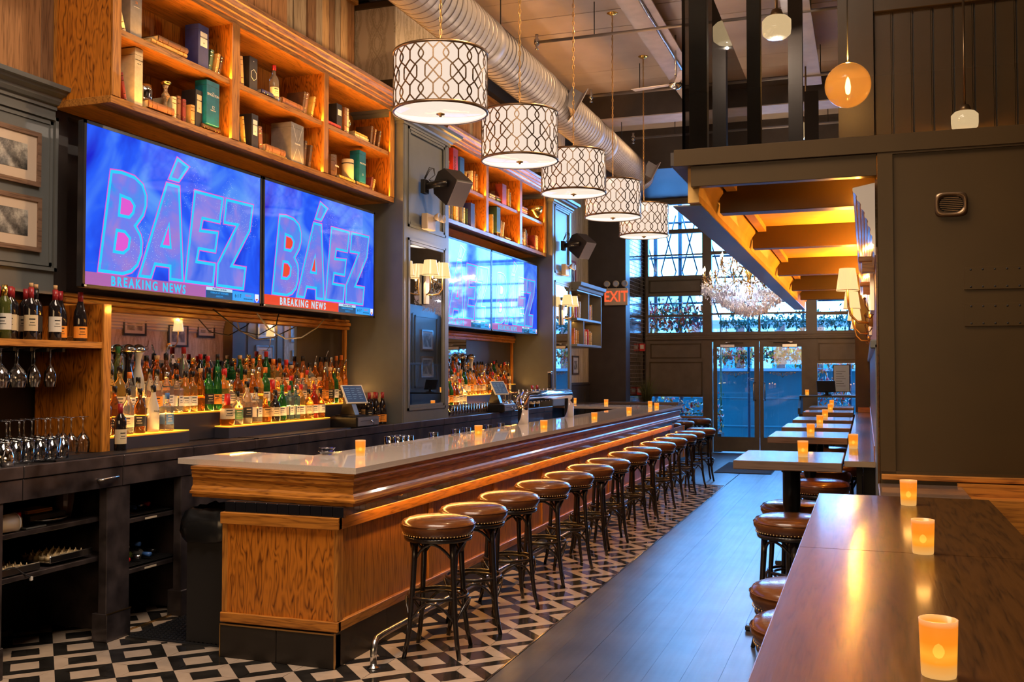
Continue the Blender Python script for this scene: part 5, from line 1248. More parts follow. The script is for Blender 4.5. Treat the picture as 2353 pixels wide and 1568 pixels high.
th = obj('tap_handle', MB().box(xx-.125, xx-.085, y0+1.18, y0+1.23, 1.40, 1.56, b=.008), M['black'], tw, world=True); obj('handle_cap', MB().box(-.022, .022, -.027, .027, 0, .02, b=.004), M['steel'], th).location = (xx-.105-tw.location[0], y0+1.205-tw.location[1], 1.56-tw.location[2])
# trash bin and mat behind the bar
tb = empty('waste_bin', (-3.62, 5.02, 0), label='black waste bin with a crumpled black liner beside the bar end', cat='bin')
obj('body', MB().prism([(-.13, -.14), (.14, -.14), (.14, .2), (-.13, .2)], .0, .72), M['blackm'], tb)
bmh = MB(); rr = random.Random(3); k = 14; n0 = len(bmh.v)
for l, (z, s) in enumerate(((.60, 1.05), (.66, 1.12), (.72, 1.08), (.775, .98), (.79, .85))):
    for i in range(k*2):
        a_ = PI*i/k; w_ = 1+.06*((i % 2)*2-1)*rr.uniform(.5, 1); bmh.v.append((.15*s*w_*max(-1, min(1, 1.3*math.cos(a_))), .03+.19*s*w_*max(-1, min(1, 1.3*math.sin(a_))), z+rr.uniform(-.012, .012)))
for l in range(4):
    for i in range(2*k): bmh._f((n0+l*2*k+i, n0+l*2*k+(i+1) % (2*k), n0+(l+1)*2*k+(i+1) % (2*k), n0+(l+1)*2*k+i), 0, True)
obj('liner', bmh, mat('bin liner', (.012, .012, .013), .22), tb)
o = obj('floor_mat', MB().box(-4.16, -3.42, 4.86, 8.5, .001, .010), rm); tag(o, 'black perforated rubber floor mat in the gap behind the bar', 'mat')
st = MB(); 
for i in range(24):
    for j in range(40): 
        x_ = -4.15+.030*i+(.015 if j % 2 else 0); y_ = 4.88+.04*j; st.box(x_, x_+.012, y_, y_+.030, .010, .016)
obj('mat_ribs', st, rm, o, kind='stuff')
obj('mat_edge', MB().box(-4.16, -3.40, 4.845, 4.862, 0, .008), M['steel'], o)
# things on the open shelves under the counter
jr = empty('pill_jar', (-4.37, 4.235, .725), label='small white jar with red lid on the upper open shelf', cat='jar')
obj('body', MB().lathe([(0, 0), (.026, 0), (.028, .01), (.028, .06), (.02, .07)], 16), M['white'], jr); obj('lid', MB().lathe([(.022, .068), (.022, .09), (0, .09)], 16), CM['red'], jr); obj('label', MB().lathe([(.0284, .015), (.0284, .045)], 16, cap=False), LM['cream'], jr)
ct = obj('plastic_tub', MB().lathe([(0, -.11), (.045, -.11), (.050, .10), (.046, .10), (.042, -.10), (0, -.10)], 20, axis='Y'), M['cream'], loc=(-4.32, 4.07, .775), label='cream tub lying on its side at the left end of the upper shelf', cat='tub')
obj('rim', MB().lathe([(.052, .092), (.052, .10)], 20, axis='Y', cap=False), M['white'], ct)
o = obj('wooden_box', MB().box(-.06, .06, -.09, .09, 0, .02, b=.002), M['oak_y'], loc=(-4.45, 4.42, .79), label='flat wooden box on the trays of the upper open shelf', cat='box'); obj('lid_line', MB().box(-.0605, .0605, -.0905, .0905, .012, .0135), M['blackm'], o)
o = obj('folder', MB().box(-.1, .1, -.13, .13, 0, .028, b=.002), M['blackm'], loc=(-4.45, 4.44, .757), label='black folder lying under the wooden box, upper open shelf', cat='folder'); obj('pages', MB().box(-.098, .1005, -.128, .128, .004, .024), M['blackm'], o)
o = obj('round_tray', MB().lathe([(0, .002), (.13, 0), (.15, .012), (.148, .014), (.13, .004), (0, .004)], 28), M['steel'], loc=(-4.47, 4.50, .737), label='shiny round bar tray on the upper open shelf', cat='tray'); obj('rim', MB().lathe([(.15, .012), (.152, .016), (.148, .016)], 28, cap=False), M['chrome'], o)
o = obj('tablet_device', MB().box(-.035, .035, -.07, .07, 0, .01, b=.002), M['grey'], loc=(-4.33, 4.30, .726), label='thin grey tablet lying at the front of the upper open shelf', cat='tablet'); obj('screen', MB().box(-.03, .03, -.065, .065, .01, .0105), M['black'], o)
o = empty('ribbed_jar', (-4.47, 4.68, .727), label='dark ribbed glass jar at the right of the upper open shelf', cat='jar')
obj('body', MB().lathe([(0, 0), (.04, 0), (.045, .03), (.055, .10), (.06, .17)], 14, sm=False), mat('smoked ribbed glass', (.10, .05, .04), .2, coat=.5), o)
for k, (y0, y1) in enumerate(((4.40, 4.72), (3.99, 4.33))):
    zt = .512 if k == 0 else .498
    tr_ = empty('candle_tray', (-4.42, (y0+y1)/2, zt), label='steel tray of unlit tea lights, %s one on the lower open shelf' % ('right' if k == 0 else 'left'), cat='tray')
    obj('pan', MB().box(-.13, .12, y0-(y0+y1)/2, y1-(y0+y1)/2, 0, .004).box(.115, .125, y0-(y0+y1)/2, y1-(y0+y1)/2, 0, .04, b=.004), M['steel'], tr_)
    n = 0
    for i in range(6):
        for j in range(5):
            n += 1
            cx_, cy_ = -.11+.041*i, -.135+.052*j+.03
            q = obj('tea_light', MB().lathe([(0, 0), (.018, 0), (.018, .022), (.014, .022), (.012, .018), (0, .018)], 10) if n == 1 and k == 0 else TL, M['cream'] if n == 1 and k == 0 else None, loc=(-4.42+cx_, (y0+y1)/2+cy_, zt+.005+(0 if k else .012*0)))
            if n == 1 and k == 0: TL = q.data; TF = MB().lathe([(.004, .018), (.006, .026), (.003, .034), (0, .042)], 6).mesh('flame_tip', M['cream'])
            tag(q, '%s unlit white tea light in %s tray, row %s from the back' % (ORD[j+1], 'right' if k == 0 else 'left', ORD[i+1]), 'candle', 'unlit tea lights in the steel trays'); obj('flame_tip', TF, None, q)
o = obj('usb_cable', MB().tube([(-4.30, 4.05, .53), (-4.28, 4.10, .545), (-4.30, 4.16, .535), (-4.29, 4.20, .50), (-4.265, 4.235, .47)], .004, 5), M['blackm']); tag(o, 'black cord hanging over the edge of the lower open shelf', 'cable'); obj('plug', MB().box(-4.27, -4.26, 4.23, 4.245, .455, .475), M['white'], o)

# ------------------------------------------------------------------ stools
def arc(p0, p1, h, n=8, dz=0):
    """quadratic bow from p0 to p1 passing h above"""
    p0, p1 = Vector(p0), Vector(p1); c = Vector((h[0], h[1], h[2]))
    return [tuple((1-t)**2*p0+2*t*(1-t)*c+t*t*p1) for t in [i/n for i in range(n+1)]]
def make_stool(seat_h=.735):
    t = empty('bar_stool', (0, 0, 0))
    z = seat_h
    obj('seat', MB().lathe([(0, z-.075), (.175, z-.075), (.197, z-.066), (.203, z-.048), (.2135, z-.03), (.213, z-.012), (.200, z+.010), (.165, z+.023), (.09, z+.030), (0, z+.031)], 28, cap=False), M['leather'], t)
    obj('seam', MB().lathe([(.2120, z-.012), (.2165, z-.009), (.2120, z-.006)], 28, cap=False), M['leather'], t)
    nl = MB()
    for i in range(64):
        a_ = 2*PI*i/64; nl.lathe([(.0036, 0), (.0036, .0015), (0, .003)], 5, (0, 0, 0), cap=False)
        k0 = len(nl.v)-15
        nl.xf(Matrix.Rotation(a_, 4, 'Z') @ Matrix.Translation((.2005, 0, z-.064)) @ Matrix.Rotation(PI/2, 4, 'Y') @ Matrix.Scale(1.25, 4), k0)
    obj('nail_trim', nl, M['nail'], t, kind='stuff')
    obj('seat_ring', MB().lathe([(.16, z-.10), (.190, z-.10), (.195, z-.09), (.195, z-.076), (.16, z-.076)], 28, cap=False), M['stoolwood'], t)
    zr = .325
    for k in range(4):
        a_ = PI/4+PI/2*k; c_, s_ = math.cos(a_), math.sin(a_)
        P_ = [(.150, z-.085), (.156, z-.2), (.163, .42), (.172, .30), (.182, .19), (.198, .09), (.222, .0)]
        obj('leg', MB().tube([(r_*c_, r_*s_, h_) for r_, h_ in P_], .015, 8, rs=[.019, .017, .0155, .0155, .015, .014, .0125]), M['stoolwood'], t)
    rg = [(.168*math.cos(2*PI*i/28), .168*math.sin(2*PI*i/28), zr) for i in range(28)]
    obj('foot_ring', MB().tube(rg, .010, 8, closed=True), M['stoolwood'], t)
    obj('inner_ring', MB().tube([(.135*math.cos(2*PI*i/24), .135*math.sin(2*PI*i/24), zr-.012) for i in range(24)], .008, 6, closed=True), M['stoolwood'], t)
    for k in range(4):
        a0 = PI/4+PI/2*k; a1 = a0+PI/2; am = (a0+a1)/2
        q = lambda a_, r_, h_: (r_*math.cos(a_), r_*math.sin(a_), h_)
        obj('upper_brace', MB().tube(arc(q(a0, .150, z-.20), q(a1, .150, z-.20), q(am, .205, z-.015), 10), .008, 6), M['stoolwood'], t)
        obj('lower_brace', MB().tube(arc(q(a0, .180, zr-.135), q(a1, .180, zr-.135), q(am, .235, zr+.10), 10), .008, 6), M['stoolwood'], t)
    obj('centre_post', MB().tube([(0, 0, z-.10), (0, 0, z-.076)], .08, 12), M['stoolwood'], t)
    return t
KID.clear()
SY = [5.22, 5.76, 6.40, 7.14, 7.82, 8.50, 9.15, 9.98, 10.66, 11.52, 12.30, 13.05, 13.76, 14.6]
st0 = make_stool(); SX = [-2.30, -2.30, -2.30]+[-2.295]*11
sg = 'stools along the bar'
for k, y in enumerate(SY):
    lb = 'black bentwood stool with brown leather seat, %s from the near end of the bar' % ORD[k+1]
    rz = .42+(0.12*((k*7) % 5-2))
    if k == 0: st0.location = (SX[0], y, 0); st0.rotation_euler = (0, 0, rz); tag(st0, lb, 'stool', sg)
    else: dup(st0, (SX[k] if k < 13 else -2.27, y, 0), rz, lb, sg)
for k, (x, y) in enumerate(((-3.1, 15.25), (-3.0, 15.9), (-2.9, 16.6), (-2.75, 17.5))): dup(st0, (x, y, 0), .3*k, 'small dark stool beyond the far end of the bar, %s in the line' % ORD[k+1], 'stools beyond the bar')
for k, (x, y, w) in enumerate(((-.23, 4.06, 'second nearest stool at the left of the long near table'), (-.17, 3.52, 'nearest full stool at the left edge of the long near table'), (-.41, 5.93, 'brown leather stool in front of the first pedestal table'), (-.43, 6.55, 'brown leather stool close behind the first pedestal table column'),
                               (-.33, 7.92, 'brown leather stool in front of the second pedestal table'), (-.33, 8.70, 'brown leather stool behind the second pedestal table'), (-.38, 10.5, 'leather stool in front of the fourth pedestal table'), (-.38, 11.35, 'leather stool at the fifth pedestal table'), (-.24, 9.3, 'leather stool tight against the ledge past the second pedestal table'), (-.15, 2.55, 'stool at the lower picture edge under the near table'))):
    dup(st0, (x, y, 0), .2+.37*k, 'black framed '+w if not w.startswith('black') else w, 'stools at the tables')
# ------------------------------------------------------------------ tables
nt_ = empty('high_table', (.13, 3.0, 0), label='long dark stained high table in the right foreground', cat='table')
for k, (y0, y1) in enumerate(((3.072, 4.43), (1.0, 3.068))):
    tp = MB().prism([(-.19, y0), (.46, y0), (.46, y1), (-.19, y1)], 1.022, 1.07)
    obj('top_board', tp, M['walltop'], nt_, world=True)
obj('edge_band', MB().box(-.192, -.19, 1.0, 4.43, 1.022, 1.0705), M['steel'], nt_, world=True)
def column(b, x, y, zt, m=0):
    b.lathe([(.02, .03), (.045, .03), (.045, .06), (.038, .08), (.038, .50), (.045, .53), (.038, .56), (.048, .60), (.048, .66), (.036, .70), (.046, .74), (.052, .78), (.052, .98), (.06, zt-.03), (.06, zt)], 16, (x, y, 0))
for y in (3.8, 1.9):
    b = MB(); column(b, .13, y, 1.022); obj('pedestal', b, M['black'], nt_, world=True)
    obj('foot', MB().box(-.12, .38, y-.04, y+.04, 0, .035, b=.008).box(.09, .17, y-.25, y+.25, 0, .035, b=.008), M['black'], nt_, world=True)
TYS = [(5.86, 6.70, -.735, -.13), (8.10, 8.86, -.74, -.135), (9.50, 10.22, -.74, -.135), (10.95, 11.68, -.74, -.135), (13.05, 13.7, -.75, -.16), (14.75, 15.4, -.775, -.16)]
tw_ = ['first', 'second', 'third', 'fourth', 'fifth', 'sixth']
def make_ped(w, d):
    t = empty('pedestal_table', (0, 0, 0))
    obj('tabletop', MB().box(-w/2, w/2, -d/2, d/2, 1.018, 1.07, b=.004), M['tabletop'], t)
    b = MB(); column(b, 0, 0, 1.005); obj('column', b, M['black'], t)
    obj('plate', MB().box(-.18, .18, -.18, .18, 1.005, 1.018), M['black'], t)
    obj('foot', MB().box(-.28, .28, -.035, .035, 0, .035, b=.008).box(-.035, .035, -.28, .28, 0, .035, b=.008), M['black'], t)
    return t
ped0 = make_ped(.60, .78)
for k, (y0, y1, x0, x1) in enumerate(TYS):
    lb = 'square wooden pedestal table, %s from the camera in the row along the ledge' % tw_[k]
    loc = ((x0+x1)/2, (y0+y1)/2, 0)
    if k == 0: ped0.location = loc; tag(ped0, lb, 'table', 'pedestal tables along the ledge')
    else: dup(ped0, loc, 0, lb, 'pedestal tables along the ledge')
lg = empty('wall_ledge', (-.03, 9.6, 0), label='narrow pale wooden drink ledge running along the right wall', cat='ledge')
obj('board', MB().box(-.125, .055, 6.05, 13.2, 1.040, 1.07, b=.003), M['tabletop'], lg, world=True); obj('front_edge', MB().box(-.122, .052, 6.045, 6.05, 1.038, 1.068), mat('ledge end grain', (.34, .24, .15), .4), lg, world=True)
obj('back_rail', MB().box(.04, .054, 6.2, 13.2, 1.07, 1.15, b=.003), M['oak_y'], lg, world=True); obj('end_rail', MB().box(-.10, .05, 13.18, 13.2, 1.07, 1.13, b=.003), M['oak_x'], lg, world=True)
for y in (6.6, 8.6, 10.6, 12.6): obj('support', MB().box(-.02, .05, y, y+.05, .3, 1.04), M['black'], lg, world=True)
obj('support_panel', MB().box(-.06, -.03, 6.35, 7.2, .0, 1.04), M['blackm'], lg, world=True)
# ------------------------------------------------------------------ votive candles
vm = mat('frosted votive glowing', (.3, .14, .03), .35, coat=.2)
tc = N(vm, 'ShaderNodeTexCoord'); sb = N(vm, 'ShaderNodeVectorMath', operation='SUBTRACT'); sb.inputs[1].default_value = (0, 0, .040); L(vm, tc.outputs['Object'], sb.inputs[0])
ge_ = N(vm, 'ShaderNodeNewGeometry'); sx_ = N(vm, 'ShaderNodeSeparateXYZ'); L(vm, tc.outputs['Object'], sx_.inputs[0])
mr_ = N(vm, 'ShaderNodeMapRange'); mr_.inputs['From Min'].default_value = .0; mr_.inputs['From Max'].default_value = .095; L(vm, sx_.outputs['Z'], mr_.inputs[0])
c = ramp(vm, mr_.outputs[0], [(0, (.80, .42, .12)), (.20, (.85, .36, .06)), (.27, (1.0, .34, .02)), (.42, (1.0, .44, .035)), (.62, (1.0, .27, .012)), (.9, (.95, .26, .02)), (1, (.9, .42, .15))])
b_ = vm.node_tree.nodes['Principled BSDF']; L(vm, c, b_.inputs['Emission Color']); b_.inputs['Emission Strength'].default_value = .95
b_.inputs['Base Color'].default_value = (.16, .05, .005, 1); b_.inputs['Alpha'].default_value = .80
fl_m = em('led flame', (1, .62, .10), 9.0); wax = em('votive wax', (.9, .38, .06), .8)
def make_votive():
    t = empty('votive_candle', (0, 0, 0))
    obj('glass', MB().lathe([(0, .001), (.0275, 0), (.0285, .004), (.0315, .094), (.0318, .096), (.0298, .096), (.0268, .006)], 24, cap=False), vm, t)
    obj('tea_light', MB().lathe([(0, .007), (.019, .007), (.019, .024), (.017, .026), (0, .025)], 16), wax, t)
    obj('flame', MB().lathe([(0, .028), (.006, .031), (.0095, .038), (.0095, .043), (.006, .050), (0, .054)], 14), fl_m, t)
    return t
vt0 = None
cn = [(-2.911, 5.43, 1.07, 'votive at the near corner of the quartz bar top'), (-2.838, 7.21, 1.07, 'second votive from the near end of the bar top'), (-2.60, 8.13, 1.07, 'third votive from the near end of the bar top'), (-2.60, 9.81, 1.07, 'fourth votive on the bar, beyond the beer tower foot'), (-2.60, 11.38, 1.07, 'fifth votive along the front of the bar top'), (-2.832, 13.70, 1.07, 'votive on the bar near its far return'), (-2.60, 13.0, 1.07, 'sixth votive along the front of the bar top'), (-3.618, 14.33, 1.07, 'votive on the far return of the bar'),
      (.112, 1.859, 1.07, 'largest votive in the right foreground on the dark table'), (.148, 3.078, 1.07, 'middle votive of three on the dark near table'), (.150, 4.16, 1.07, 'farthest votive of three on the dark near table'),
      (-.364, 6.27, 1.07, 'votive on the first pedestal table'), (-.421, 8.30, 1.07, 'votive on the second pedestal table'), (-.418, 9.90, 1.07, 'votive on the third pedestal table'), (-.424, 11.36, 1.07, 'votive on the fourth pedestal table'), (-.433, 13.31, 1.07, 'votive on the fifth pedestal table'), (-.471, 15.1, 1.07, 'votive on the sixth pedestal table'), (-.085, 7.05, 1.07, 'votive on the wall ledge behind the first pedestal table'), (-.92, 17.15, 1.18, 'votive on the host stand'), (-4.55, 15.9, 1.04, 'votive on the small shelf in the papered alcove')]
for k, (x, y, z, w) in enumerate(cn):
    lb = 'lit frosted amber '+w
    if k == 0: vt0 = make_votive(); vt0.location = (x, y, z); tag(vt0, lb, 'candle', 'lit amber votives')
    else: dup(vt0, (x, y, z), 0, lb, 'lit amber votives')
    if k in (0, 1, 2, 8, 9, 10, 11, 12): point('votive_glow', (x, y, z+.11), .25, (1, .45, .1), .02)
# ------------------------------------------------------------------ drum pendants
Rp, Hp = .315, .41
lat = MB()
def onc(u, v, r): a_ = 2*PI*u/12; return (r*math.cos(a_), r*math.sin(a_), v*Hp)
def rib(pts, w=.0085):
    # pts (u,v): flat ribbon on the drum
    P = []; ku = 2*PI*Rp/12
    n = len(lat.v); N_ = len(pts)
    for i, (u, v_) in enumerate(pts):
        a0 = pts[max(0, i-1)]; a1 = pts[min(N_-1, i+1)]
        d = Vector(((a1[0]-a0[0])*ku, (a1[1]-a0[1])*Hp)); d.normalize(); nn = Vector((-d.y, d.x))*w/2
        for s_, r_ in ((1, Rp+.006), (-1, Rp+.006), (-1, Rp+.001), (1, Rp+.001)):
            lat.v.append(onc(u+nn.x*s_/ku, v_+nn.y*s_/Hp, r_))
    for i in range(N_-1):
        for t in range(3): lat._f((n+i*4+t, n+(i+1)*4+t, n+(i+1)*4+t+1, n+i*4+t+1))
def seg(p, q, n=4): return [(p[0]+(q[0]-p[0])*i/n, p[1]+(q[1]-p[1])*i/n) for i in range(n+1)]
vs = lambda v_: v_
for c_ in range(12):
    for m_ in (0, 1):
        V_ = (lambda v_: v_) if m_ == 0 else (lambda v_: 1-v_)
        u0 = c_
        # stem with arms up
        rib([(u0+.5, V_(.71)), (u0+.5, V_(.85))])
        for s_ in (-1, 1):
            rib(seg((u0+.5, V_(.85)), (u0+.5+s_*.26, V_(.965)), 3))
            rib(seg((u0+.5, V_(.71)), (u0+.5+s_*.31, V_(.59)), 3)+[(u0+.5+s_*.325, V_(.57)), (u0+.5+s_*.325, V_(.5))])
            rib([(u0, V_(.86))]+[(u0+s_*.11*math.sin(PI*q/6), V_(.86-.16*q/6)) for q in range(1, 6)]+[(u0, V_(.70))])
            rib(seg((u0, V_(.86)), (u0+s_*.26, V_(.965)), 3))
            rib(seg((u0, V_(.70)), (u0+s_*.25, V_(.62)), 3)+seg((u0+s_*.25, V_(.62)), (u0+s_*.5, V_(.5)), 3)[1:])
lat.lathe([(Rp+.001, .955*Hp), (Rp+.008, .955*Hp), (Rp+.008, Hp), (Rp-.004, Hp)], 48, cap=False, sm=True)
lat.lathe([(Rp-.004, 0), (Rp+.008, 0), (Rp+.008, .045*Hp), (Rp+.001, .045*Hp)], 48, cap=False, sm=True)
shade_m = em('pendant linen glowing', (1.0, .78, .62), .95); diff_m = em('pendant diffuser glowing', (1.0, .84, .68), .98)
def make_pendant(ztop):
    t = empty('drum_pendant', (0, 0, 0))
    obj('lattice', lat.mesh('lattice', M['bronze']), None, t)
    obj('shade', MB().lathe([(Rp-.003, .005), (Rp-.003, Hp-.005)], 48, cap=False), shade_m, t)
    obj('diffuser', MB().lathe([(0, .006), (Rp-.01, .012), (Rp-.002, .016)], 40, cap=False), diff_m, t)
    obj('finial', MB().lathe([(0, -.022), (.008, -.02), (.010, -.010), (.028, -.006), (.030, 0), (.012, .004), (.01, .02)], 16, (0, 0, 0)), M['brass'], t)
    sp = MB()
    for k in range(3): a_ = 2*PI*k/3; sp.tube([(0, 0, Hp-.01), ((Rp-.004)*math.cos(a_), (Rp-.004)*math.sin(a_), Hp-.01)], .004, 5)
    obj('spider', sp, M['brass'], t)
    ch = MB(); zz = Hp-.01; i = 0
    while zz < ztop-.02:
        w_ = .010; lk = [(w_*math.sin(2*PI*j/8)*(1 if i % 2 else .05), w_*math.sin(2*PI*j/8)*(.05 if i % 2 else 1), zz+.026+.026*-math.cos(2*PI*j/8)) for j in range(8)]
        ch.tube(lk, .0032, 4, closed=True); zz += .044; i += 1
    ch.tube([(0, 0, Hp), (.003, .002, ztop)], .0022, 4)
    obj('chain', ch, M['brass'], t, kind='stuff')
    obj('canopy', MB().lathe([(0, ztop-.03), (.02, ztop-.028), (.05, ztop-.012), (.065, ztop-.004), (.065, ztop)], 20), M['gold'], t)
    return t
KID.clear(); p0 = None
for k, y in enumerate((6.15, 7.79, 9.41, 11.03, 12.71)):
    lb = 'drum pendant lamp with bronze lattice over pale shade, %s from the camera' % tw_[k]
    if k == 0: p0 = make_pendant(5.69-3.33); p0.location = (-2.7, y, 3.33); tag(p0, lb, 'pendant lamp', 'drum pendants over the bar')
    else: dup(p0, (-2.7, y, 3.33), .26*k, lb, 'drum pendants over the bar')
    point('pendant_uplight', (-2.7, y, 3.69), 22, (1, .74, .5), .02)
# ------------------------------------------------------------------ duct and ceiling services
dX, dZ, dR = -3.39, 4.70, .225
du = empty('spiral_duct', (dX, 9, dZ), label='large round spiral ribbed metal duct hanging under the ceiling along the bar', cat='duct')
b = MB(); prof_ = []; y = 2.0
while y < 15.6:
    st_ = .105 if y < 13.2 else .065
    prof_ += [(dR, y), (dR, y+st_-.014), (dR+.0055, y+st_-.009), (dR+.0055, y+st_-.004)]; y += st_
b.lathe([(r_, yy-9) for r_, yy in prof_], 40, cap=False, axis='Y', sm=False)
obj('ribbed_shell', b, M['ductm'], du)
ss_ = MB(); y = 2.0
while y < 15.6:
    st_ = .105 if y < 13.2 else .065
    y += st_; ss_.lathe([(dR+.002, y-.011-9), (dR+.0075, y-.009-9), (dR+.0075, y-.002-9), (dR+.002, y-9)], 40, cap=False, axis='Y')
obj('spiral_seams', ss_, mat('dark duct seam metal', (.09, .07, .065), .5, .3), du, kind='stuff')  # seam rings in a darker metal than the shell
for y in (5.2, 8.6, 10.35, 12.35, 13.1): obj('coupling', MB().lathe([(dR+.002, y-9), (dR+.009, y-8.99), (dR+.009, y-8.87), (dR+.002, y-8.86)], 40, cap=False, axis='Y'), M['ductm'], du)
obj('end_cap', MB().lathe([(dR, 6.58), (dR, 6.6), (0, 6.6)], 40, cap=False, axis='Y'), M['ductm'], du)
hg = MB()
for y in (4, 6.5, 9.2, 11.8, 14.4): hg.tube([(0, y-9, dR), (0, y-9, 5.69-dZ)], .006, 5)
obj('hanger_rods', hg, M['blackm'], du)
for k, (y, nm) in enumerate(((10.95, 'near'), (15.2, 'far'))):
    A = Matrix.Translation((dX+.17, y, dZ+.02)) @ Matrix.Rotation(math.radians(28), 4, 'Z') @ Matrix.Rotation(math.radians(28), 4, 'Y')
    g_ = empty('duct_register', (dX, y, dZ), label='angled square air register on the side of the duct, %s one' % nm, cat='vent')
    o_ = Matrix.Translation((-dX, -y, -dZ)) @ A
    obj('throat', MB().box(-.02, .14, -.13, .13, -.11, .11).xf(o_), M['ductm'], g_)
    obj('flange', MB().box(.14, .150, -.20, .20, -.165, .165, b=.002).xf(o_), M['ceilbeam'], g_)
    gb_ = MB()
    for i in range(22): gb_.box(.150, .155, -.155+.0145*i, -.149+.0145*i, -.12, .12)
    obj('fins', gb_.xf(o_), M['cream'], g_)
bm1 = struct('trim_1', MB().box(-2.45, -2.09, 3, 19.6, 5.49, 5.505).box(-2.29, -2.25, 3, 19.6, 5.505, 5.69), M['ceilbeam'])
obj('cross_beam', MB().box(-4.6, 2.3, 14.2, 14.62, 5.30, 5.69), M['dark'], ce); obj('cross_beam_soffit', MB().box(-4.6, 2.3, 14.18, 14.64, 5.285, 5.30), M['ceilbeam'], ce)
obj('rear_soffit', MB().box(-4.6, 2.3, 16.6, 19.6, 5.0, 5.69), M['dark'], ce)
bm2 = struct('trim_2', MB().box(-1.55, -1.43, 6, 14.2, 4.96, 5.0).box(-1.51, -1.47, 6, 14.2, 5.0, 5.2), M['black'])
bm3 = struct('trim_3', MB().box(-.78, -.50, 6, 13.4, 5.3, 5.32).box(-.66, -.62, 6, 13.4, 5.32, 5.69), M['ceilbeam'])
# electric conduit along the beam
obj('conduit', MB().tube([(-2.20, 5+.4*i, 5.47+.008*(i % 2)) for i in range(24)], .018, 6), M['steel'], bm1)
for k, y in enumerate((10.6, 12.95, 15.55)):
    p_ = empty('sprinkler_pipe', (-2.7, y, 5.3), label='thin grey sprinkler pipe crossing the ceiling, %s from camera' % tw_[k], cat='pipe')
    obj('pipe', MB().tube([(-.75, 0, 0), (4.5, 0, 0)], .018, 8), M['ductm'], p_)
    obj('sprinkler_head', MB().lathe([(0, -.085), (.02, -.08), (.02, -.07), (.008, -.06), (.018, -.03), (.03, -.02), (.03, .03), (.015, .05), (.02, .09), (0, .09)], 12, (-.77, 0, 0)), M['steel'], p_)
    obj('hanger', MB().tube([(-.1, 0, 0), (-.1, 0, .38)], .006, 5).tube([(1.1, 0, 0), (1.1, 0, .38)], .006, 5).tube([(2.2, 0, 0), (2.2, 0, .38)], .006, 5), M['blackm'], p_)
# ceiling fan
cf = empty('ceiling_fan', (-2.15, 12.0, 5.08), label='steel ceiling fan with thin pale blades near the ceiling beam', cat='fan')
obj('motor', MB().lathe([(0, -.07), (.05, -.06), (.085, -.02), (.08, .04), (.04, .07), (.02, .09)], 20), M['chrome'], cf); obj('down_rod', MB().tube([(0, 0, .08), (0, 0, .6)], .012, 8), M['steel'], cf)
for k, a_ in enumerate((170, 290, 50)): obj('blade', MB().prism([(.07, -.03), (.55, -.055), (.56, .055), (.07, .03)], -.004, .004, 'Z').xf(Matrix.Rotation(math.radians(a_), 4, 'Z')), M['ceilbeam'], cf)
# track lights
for k, y in enumerate((6.2, 8.0, 9.8, 11.6, 13.4)):
    t = empty('track_light', (-1.75, y, 5.3), label='white cylindrical track light under the ceiling, %s from camera' % tw_[k], cat='spotlight', group='track lights')
    A = (Vector((-4.4, y-.3, 2.7))-Vector((-1.75, y, 5.3))).to_track_quat('-Z', 'Y').to_matrix().to_4x4()
    obj('can', MB().lathe([(.045, .02), (.05, .03), (.05, .15), (.02, .17), (0, .17)], 14, cap=False).xf(A), M['white'], t); obj('yoke', MB().tube([(.0, 0, .10), (0, 0, .39)], .008, 6), M['white'], t)
# ------------------------------------------------------------------ schoolhouse lamps, globe
op = em('opal glass glowing', (1.0, .66, .34), .8)
for k, (x, y, z, s) in enumerate(((-.683, 8.6, 4.5, 1), (-.66, 12.55, 4.52, 1), (.56, 6.35, 3.06, .62))):
    t = empty('schoolhouse_lamp', (x, y, z), label=('opal schoolhouse lamp seen through the upstairs glass, upper one', 'opal schoolhouse lamp low behind the upstairs glass', 'small opal schoolhouse lamp before the upstairs beadboard wall')[k], cat='lamp')
    t.scale = (s,)*3
    obj('globe', MB().lathe([(0, -.105), (.08, -.10), (.115, -.07), (.12, -.03), (.12, .045), (.09, .075), (.05, .085)], 24, cap=False), op, t)
    obj('fitter', MB().lathe([(.05, .08), (.055, .10), (.04, .14), (0, .15)], 16), M['bronze'], t)
    obj('stem', MB().tube([(0, 0, .14), (0, 0, 1.18 if k < 2 else 1.15)], .012, 6), M['bronze'], t)
    obj('bulb', MB().lathe([(0, -.09), (.02, -.085), (.022, -.07), (0, -.05)], 10), em('bulb', (1, .8, .45), 5) if k == 0 else bpy.data.materials['bulb'], t)
gl_ = empty('globe_lamp', (-.08, 5.85, 3.19), label='round amber glass globe lamp hanging upstairs behind the railing', cat='lamp')
gm_ = mat('amber globe glass', (.85, .50, .18), .12, emit=(1, .36, .05), es=.26, coat=.3); gm_.node_tree.nodes['Principled BSDF'].inputs['Alpha'].default_value = .62
obj('globe', MB().lathe([(.125*math.sin(PI*t/16), -.125*math.cos(PI*t/16)) for t in range(17)], 32, cap=False), gm_, gl_)
obj('filament', MB().lathe([(0, -.055), (.012, -.045), (.016, -.01), (.010, .03), (0, .05)], 12), em('hot filament', (1, .62, .2), 14), gl_)
obj('cord', MB().tube([(0, 0, .12), (0, 0, 1.4)], .004, 5), M['blackm'], gl_)
point('globe_light', (-.08, 5.85, 3.335), 14, AMB, .01)
point('schoolhouse_bulb', (.56, 6.35, 2.98), 6, AMB, .01)
